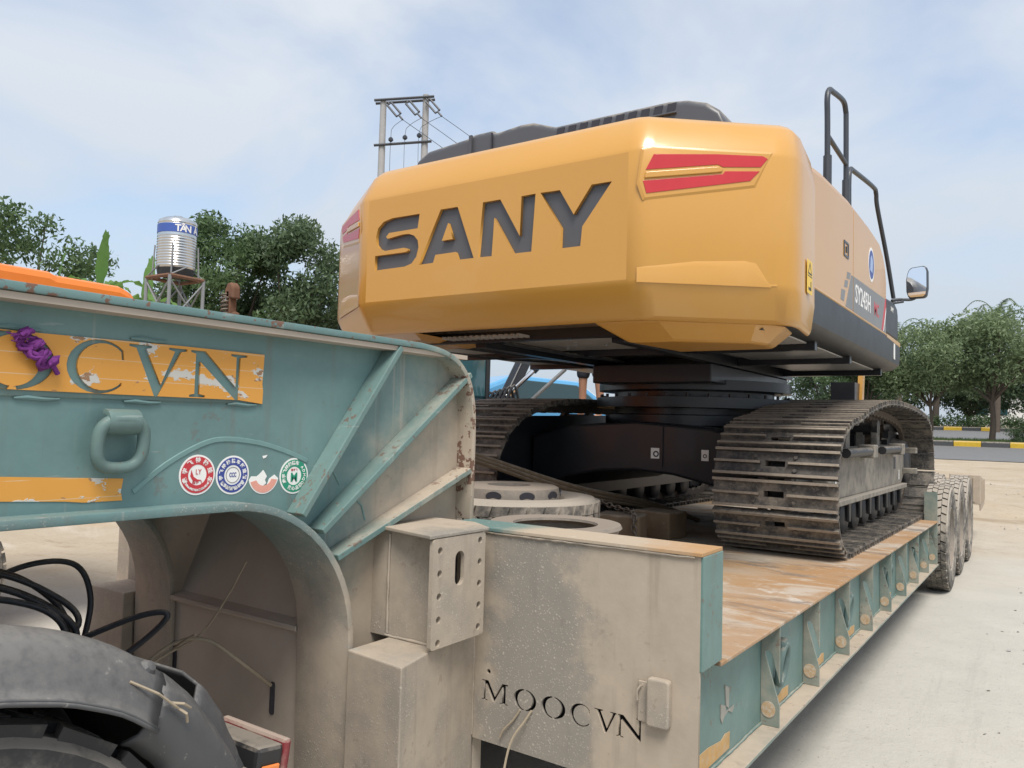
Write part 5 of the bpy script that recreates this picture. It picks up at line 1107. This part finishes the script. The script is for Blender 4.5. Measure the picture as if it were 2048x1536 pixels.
def vegetation():
    # left, behind the gooseneck
    tree('broadleaf_tree',(-34.2,15.0,gz(0,15)),10.0,2.7,4.6,'loose light tree at the far left above the orange truck body',M_['leaf1'],5200,.24,22,.16)
    tree('broadleaf_tree',(-38.0,12.0,0),8.4,2.6,4.0,'low leafy tree cut by the left edge of the photo',M_['leaf1'],6000,.22,22,.16)
    tree('broadleaf_tree',(-27.5,19.6,gz(0,19)),10.1,2.6,6.8,'dense rounded green tree just right of the water tank',M_['leaf1'],21000,.22,58,.18)
    tree('broadleaf_tree',(-25.4,21.2,gz(0,21)),9.9,2.6,6.4,'dark green tree beside the excavator, sky showing through its foot',M_['leaf2'],16000,.22,52,.17)
    tree('broadleaf_tree',(-29.9,18.6,gz(0,18)),7.4,1.9,4.6,'small leafy tree behind the water tank stand',M_['leaf1'],9000,.17,26,.14)
    tree('broadleaf_tree',(-23.4,23.6,gz(0,23)),8.0,1.9,5.0,'dark tree half hidden by the left corner of the counterweight',M_['leaf2'],10000,.17,28,.15)
    # banana plants
    for i,(x,y,h,nl,lab) in enumerate(((-23.9,12.4,5.9,9,'banana plant with tall upright pale leaf left of the water tank'),(-25.2,11.7,5.4,8,'banana plant with drooping leaves behind the orange truck body'),(-22.9,13.3,5.2,8,'banana plant next to the water tank stand'))):
        T=thing('banana_plant',(x,y,0),lab,'banana plant','banana plants behind the gooseneck')
        MB().tube([(x,y,0),(x+.1,y,h*.5),(x+.05,y+.05,h*.86)],[.16,.13,.09],9).build('stem',M_['leaf3'],T,smooth=60)
        for k in range(nl):
            a=2*math.pi*k/nl+i; up=1.9 if k==0 else random.uniform(.5,1.3); out=.25 if k==0 else random.uniform(.7,1.3)
            b=Vector((x+.05,y+.05,h*.82)); d=Vector((math.cos(a),math.sin(a),0)); P=spline([b,b+d*out*.35+Z_*up*.6,b+d*out*.8+Z_*up*(1. if k==0 else .8),b+d*out*1.25+Z_*up*(1.25 if k==0 else .55)],5); sd=d.cross(Z_); V=[];F=[]
            nP=len(P)
            for j,p in enumerate(P):
                w=.19*math.sin(math.pi*min(1,(j+.6)/nP))**.6*random.uniform(.65,1.1); V+=[p-sd*w+Z_*.05*math.sin(j*2.1),p-Z_*.04,p+sd*w+Z_*.05*math.cos(j*1.7)]
            for j in range(nP-1): F+=[(3*j,3*j+1,3*j+4,3*j+3),(3*j+1,3*j+2,3*j+5,3*j+4)]
            m=MB(); m.add(V,F); m.build('leaf',M_['banana'],T,fix=False)
    # right, median trees and planting
    g=lambda y: gz(0,y)+.14
    tree('median_tree',(-2.0,44.2,g(44.2)),6.4,3.3,4.0,'spreading green tree on the median with leaning dark trunk',M_['leaf3'],18000,.19,64,.15,'trees along the median',forks=6)
    tree('median_tree',(-4.6,43.9,g(43.9)),6.0,2.9,3.9,'median tree close to the excavator front, pale thin trunk',M_['leaf3'],15000,.19,54,.10,'trees along the median')
    tree('median_tree',(-7.6,44.1,g(44)),5.4,2.3,4.0,'dark median tree seen just under the excavator nose',M_['leaf1'],12000,.17,30,.12,'trees along the median')
    tree('median_tree',(1.6,44.3,g(44)),6.3,3.0,4.0,'median tree at the right edge of the photo',M_['leaf3'],13000,.17,34,.13,'trees along the median')
    for i,(x,y,h,w) in enumerate(((-9.5,66,6.4,3.6),(-4.6,68,6.0,3.4),(.4,66,6.2,3.6),(4.8,67,6.4,3.6),(-14.5,66,6.5,3.6))):
        tree('roadside_tree',(x,y,gz(0,y)),h,w,h*.85,['dark bushy tree beyond the far kerb, behind the excavator nose','dark bushy tree beyond the far kerb, between the two palms','dark bushy tree beyond the far kerb, behind the leaning trunk','dark bushy tree beyond the far kerb at the right edge','dark bushy tree beyond the far kerb, hidden mostly by the tracks'][i],M_['leaf2'],13000,.26,44,.16,'trees beyond the far kerb')
    for (x,y,h,lab) in ((-2.5,60.5,8.3,'taller feather palm rising behind the median trees'),(-8.1,58.5,7.0,'feather palm right beside the excavator nose'),(1.9,60.5,6.6,'feather palm at the right edge of the photo'),(-6.4,64,4.9,'low feather palm with fronds hanging behind the tracks')):
        z=gz(0,y); T=thing('palm_tree',(x,y,z),lab,'palm tree','palms beyond the median'); h=h
        MB().tube([(x,y,z),(x+.1,y,z+h*.5),(x,y,z+h*.86)],[.24,.2,.17],9).build('trunk',M_['bark'],T,smooth=60)
        for k in range(20):
            a=2*math.pi*k/20*2.4+.3; el=random.uniform(.0,1.25); d=Vector((math.cos(a),math.sin(a),0)); b=Vector((x,y,z+h*.86)); Ln=random.uniform(1.9,2.5)
            P=spline([b,b+d*Ln*.4*math.cos(el)+Z_*Ln*.45*(math.sin(el)+.25),b+d*Ln*.8*math.cos(el*.8)+Z_*Ln*.7*(math.sin(el)+.05),b+d*Ln*1.1*math.cos(el*.7)+Z_*Ln*(.75*math.sin(el)-.25)],5)
            V=[];F=[]
            for j in range(2,len(P)):
                p=P[j]; t=(P[j]-P[j-1]).normalized(); sd=t.cross(Z_).normalized() if t.cross(Z_).length>.1 else Vector((1,0,0))
                for s in (-1,1):
                    for q in (0,.5):
                        o=p-t*.12*q*2; Lf=.50*(1-.6*j/len(P)); e=o+sd*s*Lf*.8+t*Lf*.5-Z_*Lf*.25; n=len(V); V+=[o-t*.03,o+t*.03,e]; F.append((n,n+1,n+2))
            m=MB(); m.add(V,F); m.tube(P,.018,4); m.build('frond',M_['palm'],T,fix=False)
    # shrubs
    for i,(x,y,h,w,lab) in enumerate(((-.55,43.4,.9,.95,'round clipped shrub on the median beside the leaning trunk'),(1.6,43.3,.85,.8,'small shrub on the median at the right edge'))):
        tree('shrub',(x,y,g(y)),h,w,h*.95,lab,M_['leaf2'],4200,.09,22,.04,'median shrubs',cat='shrub')
    # hedge beyond the far kerb and grass on the median
    cc=[];rr=[]
    for x in np.arange(-16,7,.5): cc.append((x+random.uniform(-.2,.2),63.5+random.uniform(-.4,.4),gz(0,63)+.55)); rr.append((.6,.5,.55))
    V,F=leaves(cc,rr,16000,.18); meshnp('hedge',V,F,M_['leaf1'],None,label='low green hedge along the far kerb',cat='hedge')
    n=15000; P=np.stack([rng.uniform(-16,7,n),rng.uniform(42.3,45.2,n),np.zeros(n)],1); P[:,2]=[gz(0,y)+.14 for y in P[:,1]]
    d=rng.normal(size=(n,2))*.04; hh=rng.uniform(.08,.22,n); w=.012
    V=np.stack([P+np.stack([-w*np.ones(n),0*d[:,0],0*d[:,0]],1),P+np.stack([w*np.ones(n),0*d[:,0],0*d[:,0]],1),P+np.stack([d[:,0],d[:,1],hh],1)],1).reshape(-1,3)
    meshnp('grass',V,np.arange(3*n).reshape(n,3),M_['grass'],None,kind='stuff',label='short green grass covering the median')
    # white building far behind
    T=thing('white_building',(-3,82,gz(0,82)),'pale low building glimpsed through the trees at right','building')
    z=gz(0,82); MB().bb(-5.6,-1.2,82,90,z-1,z+3.0).build('wall',M_['wallw'],T); MB().bb(-5.9,-.9,81.6,90.4,z+3.0,z+3.3).build('roof',M_['grey'],T)
    for x in np.arange(-5,-2,1.5): MB().bb(x,x+1.0,81.95,82.02,z+1.0,z+2.2).build('window',M_['glass'],T)
vegetation()
# ------------------------------------------------------------------ neighbours seen in the gap below the excavator
def neighbours():
    T=thing('flatbed_trailer',(-7.5,11,0),'grey flatbed trailer parked on the far side of the low-bed','trailer')
    MB().bb(-8.8,-6.2,6.5,17,.92,1.02).build('deck',M_['grey'],T); 
    for x in (-8.0,-7.0): MB().bb(x-.08,x+.08,6.6,16.9,.62,.92).build('beam',M_['roller'],T)
    p=None
    for x in (-6.4,-8.6):
        for y in (13,14.2):
            if p is None: p=make_wheel('wheel',.46,.25,M_['rubberd'],M_['rim']); o=p
            else: o=copytree(p)
            o.location=(x,y,.46); o.parent=T; o.matrix_parent_inverse=T.matrix_basis.inverted()
    MB().bb(-8.0,-7.0,7.0,7.1,0,.62).build('landing_leg',M_['roller'],T)
    # blue car on it
    T=thing('car',(-7.0,12.0,1.02),'light blue hatchback on the far flatbed, seen under the excavator','car'); u=Vector((.5,.86,0)).normalized(); o=Vector((-7.3,11.4,1.02)); n=Vector((u.y,-u.x,0))
    side=[(-1.75,.28),(1.85,.28),(1.9,.70),(1.78,.92),(1.05,1.02),(.45,1.40),(-.75,1.46),(-1.45,1.18),(-1.78,.95),(-1.85,.55)]
    MB().prism(side,(o,u,Z_,n),-.8,.8).build('body',M_['carblue'],T,bevel=.07)
    MB().prism([(-1.25,1.05),(.85,1.04),(.40,1.34),(-.70,1.39)],(o,u,Z_,n),-.805,.805).build('side_window',M_['glass'],T,bevel=.02)
    MB().prism([(1.0,1.055),(1.02,1.08),(.52,1.385),(.50,1.36)],(o,u,Z_,n),-.68,.68).build('windscreen',M_['white'],T)
    MB().prism([(1.80,.78),(1.93,.78),(1.93,.93),(1.76,.96)],(o,u,Z_,n),.55,.82).build('tail_lamp',M_['red'],T,bevel=.01)
    for a in (-1.15,1.2):
        for s in (-.72,.72): MB().lathe([(.0,-.09),(.2,-.09),(.30,-.1),(.31,0),(.30,.1),(.2,.09),(0,.09)],o+u*a+n*s+Z_*.31,n,24).build('wheel',M_['rubber'],T,smooth=40)
    # yellow crate with a person on it
    MB().bb(-5.6,-4.98,9.42,10.05,0,1.78).build('steel_crate',M_['yel'],bevel=.03,label='yellow steel box on which the person stands',cat='box')
    # compact loader with dark boom
    T=thing('compact_loader',(-6.9,8.6,1.02),'dark compact loader with silver cylinders and glass cab, seen under the excavator','loader')
    MB().prism([(8.0,1.3),(9.6,1.3),(9.7,1.75),(9.3,2.02),(8.2,2.02)],frX(-7.5),0,1.2).build('body',M_['black'],T,bevel=.05)
    MB().bb(-7.4,-6.4,7.9,8.8,2.0,2.9).build('cab',simple('teal_glass',(.05,.13,.15),.08,var=.2,spec=.8),T,bevel=.06)
    for x,y in ((-6.4,7.9),(-6.4,8.8),(-7.4,8.8)): MB().tube([(x,y,2.0),(x,y,2.92)],.035,6).build('cab_post',M_['roller'],T)
    MB().prism([(8.9,1.95),(9.15,1.95),(9.75,2.75),(9.55,2.80)],frX(-6.35),0,.14).build('boom',M_['black'],T,bevel=.02)
    MB().tube([(-6.22,9.0,2.05),(-6.0,9.35,2.45)],.035,10).build('cylinder_rod',M_['chrome'],T); MB().tube([(-6.0,9.35,2.45),(-5.85,9.6,2.75)],.055,10).build('cylinder',M_['black'],T)
    MB().tube([(-6.1,9.5,2.05),(-5.7,9.75,2.5)],.028,8).build('cylinder_rod',M_['grey'],T)
    for k in range(6): MB().tube(spline([(-6.5+.07*k,8.9,2.0),(-6.45+.08*k,8.95,2.12+.02*k),(-6.38+.07*k,9.05,2.0)],4),.02,6).build('hose',M_['hose'],T)
    for x in (-7.45,-6.35):
        for y in (8.2,9.3): MB().lathe([(0,-.13),(.2,-.13),(.33,-.12),(.34,0),(.33,.12),(.2,.13),(0,.13)],(x,y,1.36),X_,24).build('wheel',M_['rubber'],T,smooth=40)
neighbours()
def person():
    B=Vector((-5.27,9.72,1.785)); 
    def skin(name,verts,edges,rad,mat,parent=None,**kw):
        me=bpy.data.meshes.new(name); me.from_pydata([tuple(B+Vector(v)) for v in verts],edges,[]); ob=bpy.data.objects.new(name,me); COL.objects.link(ob)
        m=ob.modifiers.new('skin','SKIN'); m.use_smooth_shade=True; 
        if not me.skin_vertices: 
            bpy.context.view_layer.objects.active=ob
        sv=me.skin_vertices[0].data
        for i,r in enumerate(rad): sv[i].radius=(r,r) if not isinstance(r,tuple) else r
        sv[0].use_root=True
        s=ob.modifiers.new('sub','SUBSURF'); s.levels=2; s.render_levels=2
        dg=bpy.context.evaluated_depsgraph_get(); me2=bpy.data.meshes.new_from_object(ob.evaluated_get(dg)); bpy.data.objects.remove(ob); me2.materials.clear(); me2.polygons.foreach_set('use_smooth',[True]*len(me2.polygons))
        o=link(name,me2,mat,parent,**kw); return o
    V=[(0,0,.93),(0,0,1.12),(0,0,1.32),(0,0,1.43),(0,-.01,1.50),(0,-.01,1.60),(0,0,1.70)];R=[.13,.125,.13,.075,.055,.085,.065];Ed=[(0,1),(1,2),(2,3),(3,4),(4,5),(5,6)]
    def chain(start,pts,rads):
        p=start
        for v,r in zip(pts,rads): V.append(v);R.append(r);Ed.append((p,len(V)-1));p=len(V)-1
        return p
    for s in (-1,1):
        chain(0,[(s*.11,0,.86),(s*.13,.01,.50),(s*.14,.03,.32),(s*.14,.03,.09),(s*.145,-.02,.04),(s*.15,-.14,.03)],[.095,.062,.058,.042,.042,.035])
        h=chain(2,[(s*.19,0,1.38),(s*.25,.01,1.12),(s*.27,-.03,.90),(s*.27,-.05,.83)],[.06,.045,.034,.036])
        for k,(a,l) in enumerate(((-.03,.075),(-.012,.09),(.008,.085),(.026,.07))): chain(h,[(s*.272,-.05+a,.775),(s*.265,-.055+a,.775-l*.5),(s*.255,-.06+a,.775-l)],[.0095,.009,.008])
        chain(h,[(s*.25,-.09,.81),(s*.245,-.105,.77)],[.011,.009])
    body=skin('person',V,Ed,R,M_['skin'],None,label='person standing on the yellow box, only bare lower legs showing under the excavator',cat='person')
    skin('shorts',[(0,0,.98),(0,0,.90),(-.11,0,.80),(-.13,.01,.55),(.11,0,.80),(.13,.01,.55)],[(0,1),(1,2),(2,3),(1,4),(4,5)],[.145,.145,.115,.095,.115,.095],M_['cloth'],body)
    skin('shirt',[(0,0,1.0),(0,0,1.15),(0,0,1.33),(-.18,0,1.37),(-.24,.01,1.18),(.18,0,1.37),(.24,.01,1.18)],[(0,1),(1,2),(2,3),(3,4),(2,5),(5,6)],[.15,.145,.145,.08,.06,.08,.06],simple('shirt_cloth',(.30,.32,.36),.9),body)
    h=MB(); h.lathe([(.0,.105),(.06,.10),(.095,.06),(.10,.0),(.085,-.04)],tuple(B+Vector((0,.015,1.655))),Vector((0,.25,1)),18); h.build('hair',M_['sdark'],body,smooth=60)
    for s in (-1,1): 
        MB().lathe([(0,.012),(.009,.008),(.011,0)],tuple(B+Vector((s*.032,-.092,1.635))),-Y_,10).build('eye',M_['sdark'],body); MB().lathe([(0,.02),(.014,.015),(.02,0)],tuple(B+Vector((s*.083,0,1.62))),X_*s,10).build('ear',M_['skin'],body)
    MB().prism([(-.012,1.585),(.012,1.585),(.004,1.63),(-.004,1.63)],(B+Vector((0,-.09,0)),X_,Z_,-Y_),-.01,.02).build('nose',M_['skin'],body,bevel=.004); MB().bb(B.x-.025,B.x+.025,B.y-.098,B.y-.085,B.z+1.558,B.z+1.568).build('mouth',M_['sred'],body)
    for s in (-1,1): MB().prism([(s*.145-.045,-.2),(s*.145+.045,-.2),(s*.145+.04,.08),(s*.145-.04,.08)],(B+Vector((0,0,0)),X_,Y_,Z_),-.003,.018).build('sandal',M_['cloth'],body,bevel=.01)
person()
bpy.context.view_layer.update()
